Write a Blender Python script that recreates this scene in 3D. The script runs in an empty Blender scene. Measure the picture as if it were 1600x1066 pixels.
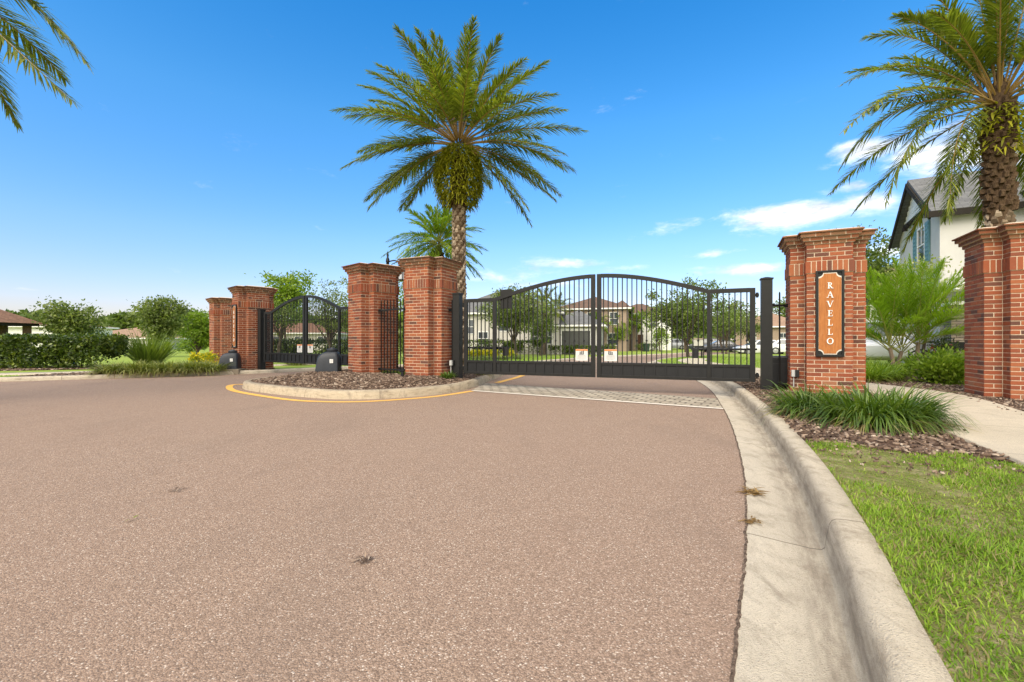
import bpy, bmesh, math, random
import numpy as np
from mathutils import Vector, Matrix
from math import sin, cos, pi, radians, atan2, sqrt, hypot

rng = np.random.default_rng(7)
random.seed(7)
scene = bpy.context.scene
COL = scene.collection
F = 711.1          # focal length in photo pixels (16 mm on 36 mm)
HOR = 534.0        # horizon row of the photo


def at(px, py, Y):
    return ((px - 800) / F * Y, Y, 1.0 - (py - HOR) / F * Y)


def tz(y):         # the street behind the gates falls away a little
    return -0.30 * min(max((y - 14.0) / 32.0, 0.0), 1.0)


# ------------------------------------------------------------------ materials
MATS = {}


class NT:
    def __init__(self, tree):
        self.t = tree
        self.n = tree.nodes
        self.l = tree.links

    def node(self, typ, **kw):
        nd = self.n.new(typ)
        for k, v in kw.items():
            setattr(nd, k, v)
        return nd

    def put(self, sock, v):
        if hasattr(v, 'is_output') or isinstance(v, bpy.types.NodeSocket):
            self.l.new(v, sock)
        elif v is not None:
            if isinstance(v, (tuple, list)) and len(v) == 3 and sock.type == 'RGBA':
                v = (*v, 1)
            sock.default_value = v

    def math(self, op, a, b=None, c=None, clamp=False):
        nd = self.node('ShaderNodeMath', operation=op)
        nd.use_clamp = clamp
        self.put(nd.inputs[0], a)
        if b is not None:
            self.put(nd.inputs[1], b)
        if c is not None:
            self.put(nd.inputs[2], c)
        return nd.outputs[0]

    def mix(self, fac, a, b, mode='MIX'):
        nd = self.node('ShaderNodeMix', data_type='RGBA', blend_type=mode)
        self.put(nd.inputs[0], fac)
        self.put(nd.inputs[6], a)
        self.put(nd.inputs[7], b)
        return nd.outputs[2]

    def noise(self, vec, scale, detail=4, rough=0.55, out=0, dist=0.0):
        nd = self.node('ShaderNodeTexNoise')
        if vec is not None:
            self.l.new(vec, nd.inputs['Vector'])
        nd.inputs['Scale'].default_value = scale
        nd.inputs['Detail'].default_value = detail
        nd.inputs['Roughness'].default_value = rough
        nd.inputs['Distortion'].default_value = dist
        return nd.outputs[out]

    def voro(self, vec, scale, out='Distance', feature='F1', rand=1.0):
        nd = self.node('ShaderNodeTexVoronoi', feature=feature)
        if vec is not None:
            self.l.new(vec, nd.inputs['Vector'])
        nd.inputs['Scale'].default_value = scale
        nd.inputs['Randomness'].default_value = rand
        return nd.outputs[out]

    def ramp(self, fac, stops, interp='LINEAR'):
        nd = self.node('ShaderNodeValToRGB')
        cr = nd.color_ramp
        cr.interpolation = interp
        while len(cr.elements) < len(stops):
            cr.elements.new(0.5)
        for e, (p, c) in zip(cr.elements, stops):
            e.position = p
            e.color = (*c, 1) if len(c) == 3 else c
        self.put(nd.inputs[0], fac)
        return nd.outputs[0]

    def rng(self, v, a, b, c=0.0, d=1.0, smooth=False):
        nd = self.node('ShaderNodeMapRange')
        nd.clamp = True
        if smooth:
            nd.interpolation_type = 'SMOOTHSTEP'
        self.put(nd.inputs[0], v)
        for i, x in enumerate((a, b, c, d)):
            nd.inputs[i + 1].default_value = x
        return nd.outputs[0]

    def coord(self, which='Object'):
        return self.node('ShaderNodeTexCoord').outputs[which]

    def pos(self):
        return self.node('ShaderNodeNewGeometry').outputs['Position']

    def scaled(self, vec, s):
        nd = self.node('ShaderNodeMapping')
        self.l.new(vec, nd.inputs[0])
        nd.inputs['Scale'].default_value = s
        return nd.outputs[0]

    def island(self):
        return self.node('ShaderNodeNewGeometry').outputs['Random Per Island']

    def bump(self, h, strength=0.3, dist=0.01):
        nd = self.node('ShaderNodeBump')
        nd.inputs['Strength'].default_value = strength
        nd.inputs['Distance'].default_value = dist
        self.put(nd.inputs['Height'], h)
        return nd.outputs[0]


def mat(name, fn=None, color=(.5, .5, .5), rough=0.6, metal=0.0, spec=None):
    if name in MATS:
        return MATS[name]
    m = bpy.data.materials.new(name)
    m.use_nodes = True
    nt = NT(m.node_tree)
    bs = m.node_tree.nodes['Principled BSDF']
    bs.inputs['Base Color'].default_value = (*color, 1)
    bs.inputs['Roughness'].default_value = rough
    bs.inputs['Metallic'].default_value = metal
    if spec is not None:
        bs.inputs['Specular IOR Level'].default_value = spec
    if fn:
        r = fn(nt, bs) or {}
        for k, v in r.items():
            nt.put(bs.inputs[k], v)
    MATS[name] = m
    return m


def plain(name, color, rough=0.6, metal=0.0, var=0.08, scale=3.0, spec=None, bump=0.0, bscale=60):
    """a paint or plaster with slight mottling"""
    def fn(nt, bs):
        v = nt.coord()
        n = nt.noise(v, scale, 5, 0.6)
        c = nt.mix(nt.rng(n, .3, .7), tuple(x * (1 - var) for x in color), tuple(min(1, x * (1 + var)) for x in color))
        r = {'Base Color': c}
        if bump:
            r['Normal'] = nt.bump(nt.noise(v, bscale, 3), bump, 0.01)
        return r
    return mat(name, fn, color, rough, metal, spec)


def leafmat(name, c1, c2, c3=None, rough=0.5, trans=0.35, nscale=1.5, spec=.35):
    def fn(nt, bs):
        isl = nt.island()
        n = nt.noise(nt.pos(), nscale, 3)
        f = nt.math('ADD', nt.math('MULTIPLY', isl, .55), nt.math('MULTIPLY', nt.rng(n, .3, .7), .45))
        c = nt.ramp(f, [(0.05, c1), (0.55, c2), (0.98, c3 or c2)])
        tr = nt.node('ShaderNodeBsdfTranslucent')
        nt.l.new(nt.mix(1.0, c, (1.05, 1.2, .45), 'MULTIPLY'), tr.inputs[0])
        mx = nt.node('ShaderNodeMixShader')
        mx.inputs[0].default_value = trans
        nt.l.new(bs.outputs[0], mx.inputs[1])
        nt.l.new(tr.outputs[0], mx.inputs[2])
        out = nt.n['Material Output']
        nt.l.new(mx.outputs[0], out.inputs[0])
        return {'Base Color': c}
    return mat(name, fn, c2, rough, 0, spec)


def f_asphalt(nt, bs):
    p = nt.pos()
    cells = nt.voro(p, 185, 'Color')
    sep = nt.node('ShaderNodeSeparateColor')
    nt.l.new(cells, sep.inputs[0])
    d = nt.voro(p, 185, 'Distance')
    base = nt.ramp(sep.outputs[0], [(0.0, (.115, .08, .062)), (.25, (.205, .145, .11)), (.55, (.29, .205, .155)),
                                    (.82, (.345, .255, .20)), (.94, (.42, .325, .26)), (.99, (.66, .59, .52))], 'LINEAR')
    fine = nt.noise(p, 420, 3, .7)
    base = nt.mix(nt.rng(fine, .3, .75, 0, .40), base, (.37, .268, .20))
    gaps = nt.rng(d, .55, .9, 0, .6)
    base = nt.mix(gaps, base, (.10, .072, .055))
    big = nt.noise(p, .35, 4, .6)
    base = nt.mix(nt.rng(big, .35, .65, 0, .42), base, nt.mix(.5, base, (.27, .185, .14)))
    mid = nt.noise(p, 2.3, 5, .65)
    base = nt.mix(nt.rng(mid, .52, .74, 0, .30), base, (.20, .145, .115))
    sp = nt.noise(p, 60, 2, .5)
    base = nt.mix(nt.rng(sp, .42, .62, .0, .22), base, (.16, .118, .092))
    # dark oily streaks drawn out along the lane
    st = nt.noise(nt.scaled(p, (1.2, .35, 1)), .9, 4, .6)
    base = nt.mix(nt.rng(st, .54, .70, 0, .30), base, (.17, .128, .103))
    base = nt.mix(1.0, base, (1.035, 1.0, .95), 'MULTIPLY')
    h = nt.math('SUBTRACT', 1.0, d)
    return {'Base Color': base, 'Normal': nt.bump(h, .55, .006)}


def f_concrete(nt, bs, tint=(1, 1, 1), joint=2.4, dark=1.0, band=None):
    p = nt.pos()
    n1 = nt.noise(p, 1.4, 6, .65)
    n2 = nt.noise(nt.scaled(p, (2.2, 2.2, 9)), 2.2, 6, .7)
    n3 = nt.noise(p, 130, 3, .7)
    lo = tuple(a * b for a, b in zip((.30, .245, .18), tint))
    hi = tuple(a * b for a, b in zip((.66, .58, .46), tint))
    c = nt.mix(nt.rng(n1, .3, .7), tuple(a * .80 for a in hi), hi)
    c = nt.mix(nt.rng(n2, .50, .74, 0, .75 * dark), c, lo)
    c = nt.mix(nt.rng(n3, .40, .70, 0, .40), c, tuple(a * .55 for a in hi))
    n4 = nt.noise(p, 260, 2, .6)
    c = nt.mix(nt.rng(n4, .60, .72, 0, .45), c, (.74, .64, .50))
    n5 = nt.noise(p, 190, 2, .6)
    c = nt.mix(nt.rng(n5, .59, .70, 0, .60), c, (.17, .14, .105))
    n6 = nt.noise(nt.scaled(p, (7, 2.2, 3)), 1.6, 6, .75, dist=.4)
    c = nt.mix(nt.rng(n6, .53, .72, 0, .62 * dark), c, (.27, .22, .165))
    if joint:
        uv = nt.coord('UV')
        s = nt.node('ShaderNodeSeparateXYZ')
        nt.l.new(uv, s.inputs[0])
        if band:      # dirt left by the water along the flow line, mildew plus painted-in shade on the kerb face
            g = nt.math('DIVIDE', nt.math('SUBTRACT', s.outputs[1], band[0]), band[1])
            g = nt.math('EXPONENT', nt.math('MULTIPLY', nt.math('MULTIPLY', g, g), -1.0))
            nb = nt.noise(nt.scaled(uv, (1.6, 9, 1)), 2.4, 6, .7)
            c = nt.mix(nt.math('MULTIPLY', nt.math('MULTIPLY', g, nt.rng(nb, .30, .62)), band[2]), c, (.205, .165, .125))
        fr = nt.math('FRACT', nt.math('DIVIDE', nt.math('ADD', s.outputs[0], nt.math('MULTIPLY', nt.noise(p, 9, 2), .012)), joint))
        j = nt.math('LESS_THAN', fr, .011 / joint)
        c = nt.mix(nt.math('MULTIPLY', j, .6), c, (.09, .07, .05))
    return {'Base Color': c, 'Normal': nt.bump(nt.math('ADD', nt.math('MULTIPLY', n3, .9), nt.math('MULTIPLY', n5, 1.2)), .75, .012)}


def f_brick(nt, bs, stain=0.0):
    isl = nt.island()
    oi = nt.node('ShaderNodeObjectInfo').outputs['Random']
    f = nt.math('FRACT', nt.math('ADD', isl, oi))
    c = nt.ramp(f, [(0, (.095, .046, .034)), (.07, (.160, .066, .044)), (.20, (.240, .072, .037)), (.5, (.29, .079, .036)),
                    (.75, (.335, .098, .041)), (.92, (.37, .128, .055)), (1, (.31, .15, .085))])
    v = nt.coord()
    n = nt.noise(v, 55, 5, .7)
    c = nt.mix(nt.rng(n, .4, .75, 0, .55), c, nt.mix(.6, c, (.10, .045, .03)))
    c = nt.mix(1.0, c, (.91, .90, .90), 'MULTIPLY')
    lich = nt.noise(v, 6, 5, .7)
    c = nt.mix(nt.rng(lich, .55, .8, 0, .22), c, (.42, .29, .18))
    if stain:
        s2 = nt.noise(nt.scaled(v, (1, 1, 3)), 9, 5, .7)
        c = nt.mix(nt.rng(s2, .38, .66, .15, stain), c, (.13, .085, .045))
    return {'Base Color': c, 'Normal': nt.bump(n, .35, .006)}


def f_mortar(nt, bs):
    v = nt.coord()
    n = nt.noise(v, 40, 4, .7)
    n2 = nt.noise(v, 3, 4, .6)
    c = nt.mix(nt.rng(n, .3, .7), (.50, .39, .28), (.68, .55, .41))
    c = nt.mix(nt.rng(n2, .5, .75, 0, .4), c, (.40, .30, .21))
    return {'Base Color': c}


def f_mulch(nt, bs):
    isl = nt.island()
    c = nt.ramp(isl, [(0, (.050, .033, .023)), (.35, (.108, .070, .049)), (.7, (.19, .130, .092)), (.93, (.31, .228, .165)), (1, (.48, .39, .30))])
    n = nt.noise(nt.scaled(nt.coord(), (1, 1, 1)), 70, 3)
    return {'Base Color': nt.mix(nt.rng(n, .35, .7, 0, .45), c, nt.mix(.5, c, (.05, .03, .02)))}


def f_soil(nt, bs):
    n = nt.noise(nt.pos(), 18, 5, .7)
    return {'Base Color': nt.ramp(n, [(.3, (.05, .031, .021)), (.55, (.11, .066, .045)), (.75, (.19, .125, .088))]),
            'Normal': nt.bump(nt.noise(nt.pos(), 45, 4), .8, .03)}


def f_lawn(nt, bs):
    p = nt.pos()
    n = nt.noise(p, .6, 5, .6)
    n2 = nt.noise(p, 14, 5, .75)
    n3 = nt.noise(p, 90, 3, .8)
    c = nt.mix(nt.rng(n, .3, .7), (.185, .29, .035), (.30, .38, .060))
    c = nt.mix(nt.rng(n2, .4, .7, 0, .55), c, (.36, .35, .12))
    c = nt.mix(nt.rng(n3, .35, .7, 0, .45), c, (.10, .15, .024))
    return {'Base Color': c, 'Normal': nt.bump(n2, .6, .05)}


def f_sand(nt, bs):
    p = nt.pos()
    n = nt.noise(p, 5, 5, .65)
    n3 = nt.noise(p, 110, 3, .8)
    c = nt.mix(nt.rng(n, .42, .66), (.20, .23, .055), (.52, .42, .265))
    c = nt.mix(nt.rng(n3, .35, .7, 0, .55), c, (.10, .085, .04))
    return {'Base Color': c, 'Normal': nt.bump(n3, .8, .02)}


def f_pavers(nt, bs):
    p = nt.pos()
    rot = nt.node('ShaderNodeMapping')
    nt.l.new(nt.coord('UV'), rot.inputs[0])
    br = nt.node('ShaderNodeTexBrick')
    nt.l.new(rot.outputs[0], br.inputs['Vector'])
    br.inputs['Scale'].default_value = 1
    br.inputs['Brick Width'].default_value = .24
    br.inputs['Row Height'].default_value = .16
    br.inputs['Mortar Size'].default_value = .018
    br.inputs['Color1'].default_value = (.45, .39, .30, 1)
    br.inputs['Color2'].default_value = (.27, .225, .17, 1)
    br.inputs['Mortar'].default_value = (.05, .04, .03, 1)
    br.inputs['Bias'].default_value = 0
    n = nt.noise(p, 20, 4, .7)
    c = nt.mix(nt.rng(n, .35, .7, 0, .5), br.outputs[0], (.40, .35, .27))
    return {'Base Color': c, 'Normal': nt.bump(nt.math('SUBTRACT', 1.0, br.outputs[1]), .6, .01)}


def f_worn(col):
    def fn(nt, bs):
        p = nt.pos()
        n = nt.noise(p, 26, 5, .75)
        n2 = nt.noise(p, 3, 4, .6)
        f = nt.math('MAXIMUM', nt.rng(n, .56, .70, 0, .75), nt.rng(n2, .60, .78, 0, .5))
        return {'Base Color': nt.mix(f, col, (.34, .24, .17)), 'Normal': nt.bump(nt.voro(p, 125), .3, .004)}
    return fn


def f_wood(nt, bs):
    v = nt.coord()
    w = nt.noise(nt.scaled(v, (26, 26, 1.6)), 3.2, 5, .65, dist=.6)
    n2 = nt.noise(nt.scaled(v, (70, 70, 3)), 3, 3)
    c = nt.ramp(w, [(.25, (.23, .075, .017)), (.5, (.36, .130, .031)), (.75, (.45, .180, .050))])
    c = nt.mix(nt.rng(n2, .55, .8, 0, .5), c, (.24, .075, .016))
    worn = nt.noise(v, 5, 4, .65)
    c = nt.mix(nt.rng(worn, .58, .78, 0, .35), c, (.60, .36, .16))
    return {'Base Color': c, 'Normal': nt.bump(w, .25, .004)}


def f_shingle(c1, c2):
    def fn(nt, bs):
        br = nt.node('ShaderNodeTexBrick')
        nt.l.new(nt.coord('UV'), br.inputs['Vector'])
        br.inputs['Scale'].default_value = 1
        br.inputs['Brick Width'].default_value = .33
        br.inputs['Row Height'].default_value = .16
        br.inputs['Mortar Size'].default_value = .012
        br.inputs['Color1'].default_value = (*c1, 1)
        br.inputs['Color2'].default_value = (*c2, 1)
        br.inputs['Mortar'].default_value = (*[x * .5 for x in c1], 1)
        n = nt.noise(nt.coord(), 2.5, 5, .7)
        c = nt.mix(nt.rng(n, .35, .7, 0, .4), br.outputs[0], tuple(x * 1.5 for x in c2))
        return {'Base Color': c}
    return fn


def f_stone(nt, bs):
    br = nt.node('ShaderNodeTexBrick')
    nt.l.new(nt.coord('UV'), br.inputs['Vector'])
    br.inputs['Scale'].default_value = 1
    br.inputs['Brick Width'].default_value = .34
    br.inputs['Row Height'].default_value = .085
    br.inputs['Mortar Size'].default_value = .009
    br.inputs['Color1'].default_value = (.30, .25, .21, 1)
    br.inputs['Color2'].default_value = (.13, .105, .09, 1)
    br.inputs['Mortar'].default_value = (.05, .04, .035, 1)
    n = nt.noise(nt.coord(), 9, 4, .7)
    return {'Base Color': nt.mix(nt.rng(n, .4, .7, 0, .5), br.outputs[0], (.36, .27, .20)), 'Normal': nt.bump(br.outputs[1], .8, -.03)}


def f_bark(c1, c2, sc=(7, 7, 2)):
    def fn(nt, bs):
        v = nt.coord()
        n = nt.noise(nt.scaled(v, sc), 2.5, 6, .7)
        return {'Base Color': nt.ramp(n, [(.3, c1), (.7, c2)]), 'Normal': nt.bump(n, .9, .04)}
    return fn


def f_boot(nt, bs):
    isl = nt.island()
    v = nt.coord()
    c = nt.ramp(isl, [(0, (.12, .085, .056)), (.4, (.24, .178, .12)), (.8, (.37, .285, .20)), (1, (.50, .40, .29))])
    n = nt.noise(nt.scaled(v, (1, 1, 4)), 22, 4, .7)
    return {'Base Color': nt.mix(nt.rng(n, .4, .75, 0, .6), c, (.06, .04, .025))}


def f_glass(nt, bs):
    n = nt.noise(nt.coord(), .8, 3)
    return {'Base Color': nt.mix(n, (.02, .025, .03), (.07, .085, .095))}


def f_paint_white(nt, bs):
    v = nt.coord()
    n = nt.noise(v, 14, 5, .7)
    return {'Base Color': nt.mix(nt.rng(n, .5, .75, 0, .5), (.60, .56, .48), (.33, .28, .22))}


M = dict(
    asphalt=mat('red_asphalt', f_asphalt, rough=.95, spec=.2),
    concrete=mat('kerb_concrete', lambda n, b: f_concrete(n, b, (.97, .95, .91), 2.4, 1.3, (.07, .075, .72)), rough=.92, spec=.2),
    gutter=mat('gutter_concrete', lambda n, b: f_concrete(n, b, (.98, .97, .95), 2.4, 1.1, (.285, .075, .75)), rough=.92, spec=.2),
    islandkerb=mat('island_kerb_concrete', lambda n, b: f_concrete(n, b, (.95, .90, .80), 1.5, 1.5, (.24, .07, .7)), rough=.92, spec=.2),
    walk=mat('walk_concrete', lambda n, b: f_concrete(n, b, (1.0, .97, .92), 1.5, .45), rough=.92, spec=.2),
    brick=mat('red_brick', lambda n, b: f_brick(n, b), rough=.85, spec=.25),
    cornice=mat('weathered_brick', lambda n, b: f_brick(n, b, .8), rough=.9, spec=.2),
    mortar=mat('mortar', f_mortar, rough=.95, spec=.15),
    mulch=mat('mulch_chips', f_mulch, rough=.9, spec=.2),
    soil=mat('soil', f_soil, rough=.95, spec=.1),
    lawn=mat('lawn', f_lawn, rough=.9, spec=.1),
    sand=mat('sandy_turf', f_sand, rough=.95, spec=.1),
    pavers=mat('grey_pavers', f_pavers, rough=.9, spec=.2),
    yellow=mat('yellow_paint', f_worn((.72, .40, .085)), rough=.8, spec=.2),
    white_line=mat('white_paint_line', f_worn((.66, .59, .50)), rough=.8, spec=.2),
    black=plain('black_metal', (.0105, .0103, .0093), .45, 0, .2, 8, spec=.3),
    blackb=plain('black_plastic_shaded_plate', (.0045, .005, .0055), .5, 0, .2, 8, spec=.4),
    bin=plain('charcoal_plastic', (.022, .026, .033), .45, 0, .25, 5, spec=.4),
    seam=mat('seam_dirt', lambda n, b: {'Base Color': n.ramp(n.noise(n.pos(), 55, 4, .75), [(.35, (.04, .028, .02)), (.55, (.14, .10, .075)), (.7, (.30, .24, .18))])}, rough=.95, spec=.1),
    notice=plain('notice_board', (.56, .555, .53), .5, 0, .06),
    wood=mat('sign_wood', f_wood, rough=.55, spec=.3),
    white=mat('worn_white_paint', f_paint_white, rough=.6),
    cleanwhite=plain('white_paint', (.78, .77, .74), .5, 0, .04),
    stucco=plain('grey_stucco', (.56, .545, .515), .9, 0, .05, 1.2, spec=.1, bump=.25, bscale=45),
    cream=plain('cream_stucco', (.50, .475, .43), .9, 0, .06, 1.2, spec=.1, bump=.2),
    tan=plain('tan_stucco', (.31, .235, .18), .9, 0, .07, 1.2, spec=.1, bump=.2),
    grey_shingle=mat('grey_shingle', f_shingle((.17, .17, .165), (.115, .115, .115)), rough=.9, spec=.15),
    brown_shingle=mat('brown_shingle', f_shingle((.165, .105, .075), (.115, .075, .056)), rough=.9, spec=.15),
    tile=mat('terracotta_tile', f_shingle((.27, .15, .095), (.17, .095, .062)), rough=.85, spec=.15),
    tantile=mat('tan_tile', f_shingle((.33, .225, .155), (.24, .155, .105)), rough=.85, spec=.15),
    stone=mat('stacked_stone', f_stone, rough=.9, spec=.2),
    shutter=plain('teal_shutter', (.11, .245, .265), .55, 0, .08),
    trimdark=plain('dark_fascia', (.030, .026, .022), .9, 0, .1, spec=.1),
    glass=mat('window_glass', f_glass, rough=.06, spec=.8),
    door_dark=plain('dark_door', (.055, .058, .052), .55, 0, .1),
    door_brown=plain('brown_door', (.115, .048, .028), .5, 0, .15),
    bark=mat('bark', f_bark((.045, .034, .024), (.16, .125, .092)), rough=.95, spec=.1),
    fibre=mat('palm_fibre', f_bark((.045, .028, .017), (.17, .11, .065), (14, 14, 6)), rough=.95, spec=.1),
    boot=mat('palm_boot', f_boot, rough=.9, spec=.15),
    rachis=plain('palm_rachis', (.27, .165, .045), .5, 0, .25, 4),
    green_rachis=plain('green_rachis', (.30, .30, .06), .5, 0, .2, 4),
    date_leaf=leafmat('date_leaf', (.075, .100, .014), (.170, .205, .028), (.37, .36, .058), .38, .45, 2.0),
    palm_light=leafmat('palm_light_leaf', (.105, .175, .015), (.205, .300, .026), (.35, .42, .050), .45, .42, 2.0),
    palm_lime=leafmat('palm_lime_leaf', (.15, .25, .018), (.29, .42, .030), (.46, .56, .060), .45, .5, 2.0),
    fern=leafmat('fern_leaf', (.16, .17, .012), (.34, .33, .024), (.52, .47, .040), .55, .45, 5.0),
    oak=leafmat('oak_leaf', (.050, .085, .014), (.135, .190, .034), (.29, .335, .070), .5, .35, 1.2),
    oak2=leafmat('olive_leaf', (.060, .092, .020), (.160, .205, .050), (.33, .36, .105), .5, .35, 1.2),
    bright=leafmat('bright_leaf', (.100, .170, .013), (.205, .300, .025), (.330, .42, .046), .5, .4, 1.2),
    hedge=leafmat('hedge_leaf', (.022, .042, .007), (.070, .112, .016), (.25, .30, .042), .38, .25, 2.5, .5),
    lirio=leafmat('liriope_leaf', (.032, .068, .009), (.092, .160, .018), (.24, .31, .042), .38, .3, 4.0, .5),
    liriodry=leafmat('dry_liriope_leaf', (.085, .110, .016), (.20, .225, .042), (.42, .40, .14), .5, .3, 4.0),
    wood_far=leafmat('far_leaf', (.065, .110, .028), (.140, .190, .046), (.24, .28, .078), .6, .3, .15),
    grass=leafmat('grass_blade', (.105, .20, .016), (.235, .365, .030), (.43, .52, .075), .5, .4, 2.2, .3),
    dry=leafmat('dry_grass', (.15, .12, .045), (.27, .22, .09), (.40, .34, .17), .7, .3, 2.0),
    dryweed=leafmat('dry_weed_leaf', (.10, .055, .018), (.22, .125, .035), (.36, .24, .08), .7, .2, 2.0),
    yellow_fl=leafmat('yellow_flower', (.35, .30, .010), (.62, .50, .012), (.80, .66, .03), .6, .4, 3.0),
    pale_fl=leafmat('pale_flower', (.16, .22, .035), (.34, .38, .10), (.60, .58, .36), .6, .4, 3.0),
    carwhite=plain('white_car_paint', (.70, .70, .70), .25, 0, .02, 1, spec=.5),
    carsilver=plain('silver_car_paint', (.36, .37, .38), .28, .3, .02, 1, spec=.5),
    cardark=plain('dark_car_paint', (.03, .034, .042), .25, 0, .02, 1, spec=.5),
    rubber=plain('tyre_rubber', (.015, .015, .015), .8, 0, .2, 20),
    rim=plain('wheel_rim', (.42, .42, .43), .35, .7, .05, 20),
    redlamp=plain('red_lens', (.35, .02, .015), .3, 0, .1),
    clearlamp=plain('clear_lens', (.62, .64, .66), .2, 0, .05),
    orange=plain('orange_header', (.62, .19, .035), .5, 0, .08),
    ink=plain('grey_print', (.10, .10, .10), .6, 0, .1),
    paleink=plain('pale_print', (.42, .41, .39), .6, 0, .1),
    grey=plain('light_grey_plastic', (.40, .40, .38), .5, 0, .08),
    green_bin=plain('dark_green_plastic', (.02, .045, .03), .5, 0, .1),
    red=plain('red_enamel', (.32, .035, .025), .4, 0, .1),
    rough_wood=plain('brown_post', (.14, .085, .055), .8, 0, .2, 8),
)


# ------------------------------------------------------------------ objects
def link(o, parent=None):
    COL.objects.link(o)
    if parent:
        o.parent = parent
    return o


def tag(o, label=None, cat=None, group=None, kind=None):
    if label:
        o['label'] = label
    if cat:
        o['category'] = cat
    if group:
        o['group'] = group
    if kind:
        o['kind'] = kind
    return o


def thing(name, label, cat, loc=(0, 0, 0), rotz=0.0, group=None):
    o = bpy.data.objects.new(name, None)
    o.empty_display_size = .2
    COL.objects.link(o)
    o.location = loc
    o.rotation_euler = (0, 0, rotz)
    return tag(o, label, cat, group)


def copy_tree(o, parent=None):
    c = o.copy()
    COL.objects.link(c)
    c.parent = parent
    for ch in list(o.children):
        copy_tree(ch, c)
    return c


class MB:
    """collects shapes and links them as ONE mesh object"""

    def __init__(self):
        self.v = []
        self.f = []
        self.m = []
        self.uv = None

    def add(self, verts, faces, mi=0):
        o = len(self.v)
        self.v.extend([tuple(p) for p in verts])
        for fc in faces:
            self.f.append(tuple(i + o for i in fc))
            self.m.append(mi)
        return self

    def box(self, c, s, mi=0, rz=0.0, mat4=None, taper=1.0):
        x, y, z = s[0] / 2, s[1] / 2, s[2] / 2
        pts = [(-x, -y, -z), (x, -y, -z), (x, y, -z), (-x, y, -z),
               (-x * taper, -y * taper, z), (x * taper, -y * taper, z), (x * taper, y * taper, z), (-x * taper, y * taper, z)]
        if mat4 is not None:
            pts = [tuple(mat4 @ Vector(p)) for p in pts]
        elif rz:
            cr, sr = cos(rz), sin(rz)
            pts = [(a * cr - b * sr, a * sr + b * cr, d) for a, b, d in pts]
        pts = [(a + c[0], b + c[1], d + c[2]) for a, b, d in pts]
        return self.add(pts, [(0, 3, 2, 1), (4, 5, 6, 7), (0, 1, 5, 4), (1, 2, 6, 5), (2, 3, 7, 6), (3, 0, 4, 7)], mi)

    def prism(self, poly, z0, z1, mi=0, top=None):
        n = len(poly)
        tp = top or poly
        pts = [(p[0], p[1], z0) for p in poly] + [(p[0], p[1], z1) for p in tp]
        fs = [tuple(range(n))[::-1], tuple(range(n, 2 * n))]
        for i in range(n):
            j = (i + 1) % n
            fs.append((i, j, n + j, n + i))
        return self.add(pts, fs, mi)

    def xprism(self, prof, x0, x1, mi=0, ax='x'):
        """profile in (a,z) extruded along x (or y)"""
        n = len(prof)
        if ax == 'x':
            pts = [(x0, a, z) for a, z in prof] + [(x1, a, z) for a, z in prof]
        else:
            pts = [(a, x0, z) for a, z in prof] + [(a, x1, z) for a, z in prof]
        fs = [tuple(range(n)), tuple(range(n, 2 * n))[::-1]]
        for i in range(n):
            j = (i + 1) % n
            fs.append((i, n + i, n + j, j))
        return self.add(pts, fs, mi)

    def tube(self, path, radii, n=8, mi=0, cap=True):
        path = [Vector(p) for p in path]
        if not hasattr(radii, '__len__'):
            radii = [radii] * len(path)
        rings = []
        prev = None
        for i, p in enumerate(path):
            d = (path[min(i + 1, len(path) - 1)] - path[max(i - 1, 0)]).normalized()
            if prev is None:
                up = Vector((0, 0, 1)) if abs(d.z) < .9 else Vector((1, 0, 0))
                a = d.cross(up).normalized()
            else:
                a = (prev - d * prev.dot(d)).normalized()
            prev = a
            b = d.cross(a)
            rings.append([p + (a * cos(2 * pi * k / n) + b * sin(2 * pi * k / n)) * radii[i] for k in range(n)])
        pts = [q for r in rings for q in r]
        fs = []
        for i in range(len(path) - 1):
            for k in range(n):
                k2 = (k + 1) % n
                fs.append((i * n + k, i * n + k2, (i + 1) * n + k2, (i + 1) * n + k))
        if cap:
            fs.append(tuple(range(n))[::-1])
            fs.append(tuple(range((len(path) - 1) * n, len(path) * n)))
        return self.add(pts, fs, mi)

    def bar(self, path, w, h, mi=0, side=(0, 1, 0)):
        """rectangular section swept along a path lying in a vertical plane; side = direction of w"""
        sd = Vector(side)
        path = [Vector(p) for p in path]
        pts = []
        for i, p in enumerate(path):
            d0 = (path[i] - path[i - 1]).normalized() if i else (path[1] - path[0]).normalized()
            d1 = (path[i + 1] - path[i]).normalized() if i < len(path) - 1 else d0
            d = (d0 + d1).normalized()
            nn = d.cross(sd).normalized()
            k = 1 / max(.3, d.dot(d1))
            pts += [p + sd * w / 2 + nn * h / 2 * k, p - sd * w / 2 + nn * h / 2 * k, p - sd * w / 2 - nn * h / 2 * k, p + sd * w / 2 - nn * h / 2 * k]
        fs = []
        for i in range(len(path) - 1):
            for k in range(4):
                k2 = (k + 1) % 4
                fs.append((i * 4 + k, i * 4 + k2, i * 4 + 4 + k2, i * 4 + 4 + k))
        e = (len(path) - 1) * 4
        fs += [(3, 2, 1, 0), (e, e + 1, e + 2, e + 3)]
        return self.add(pts, fs, mi)

    def lathe(self, prof, n=20, mi=0, c=(0, 0, 0)):
        pts = []
        for r, z in prof:
            for k in range(n):
                pts.append((c[0] + r * cos(2 * pi * k / n), c[1] + r * sin(2 * pi * k / n), c[2] + z))
        fs = []
        for i in range(len(prof) - 1):
            for k in range(n):
                k2 = (k + 1) % n
                fs.append((i * n + k, i * n + k2, (i + 1) * n + k2, (i + 1) * n + k))
        fs.append(tuple(range(n))[::-1])
        fs.append(tuple(range((len(prof) - 1) * n, len(prof) * n)))
        return self.add(pts, fs, mi)

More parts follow.
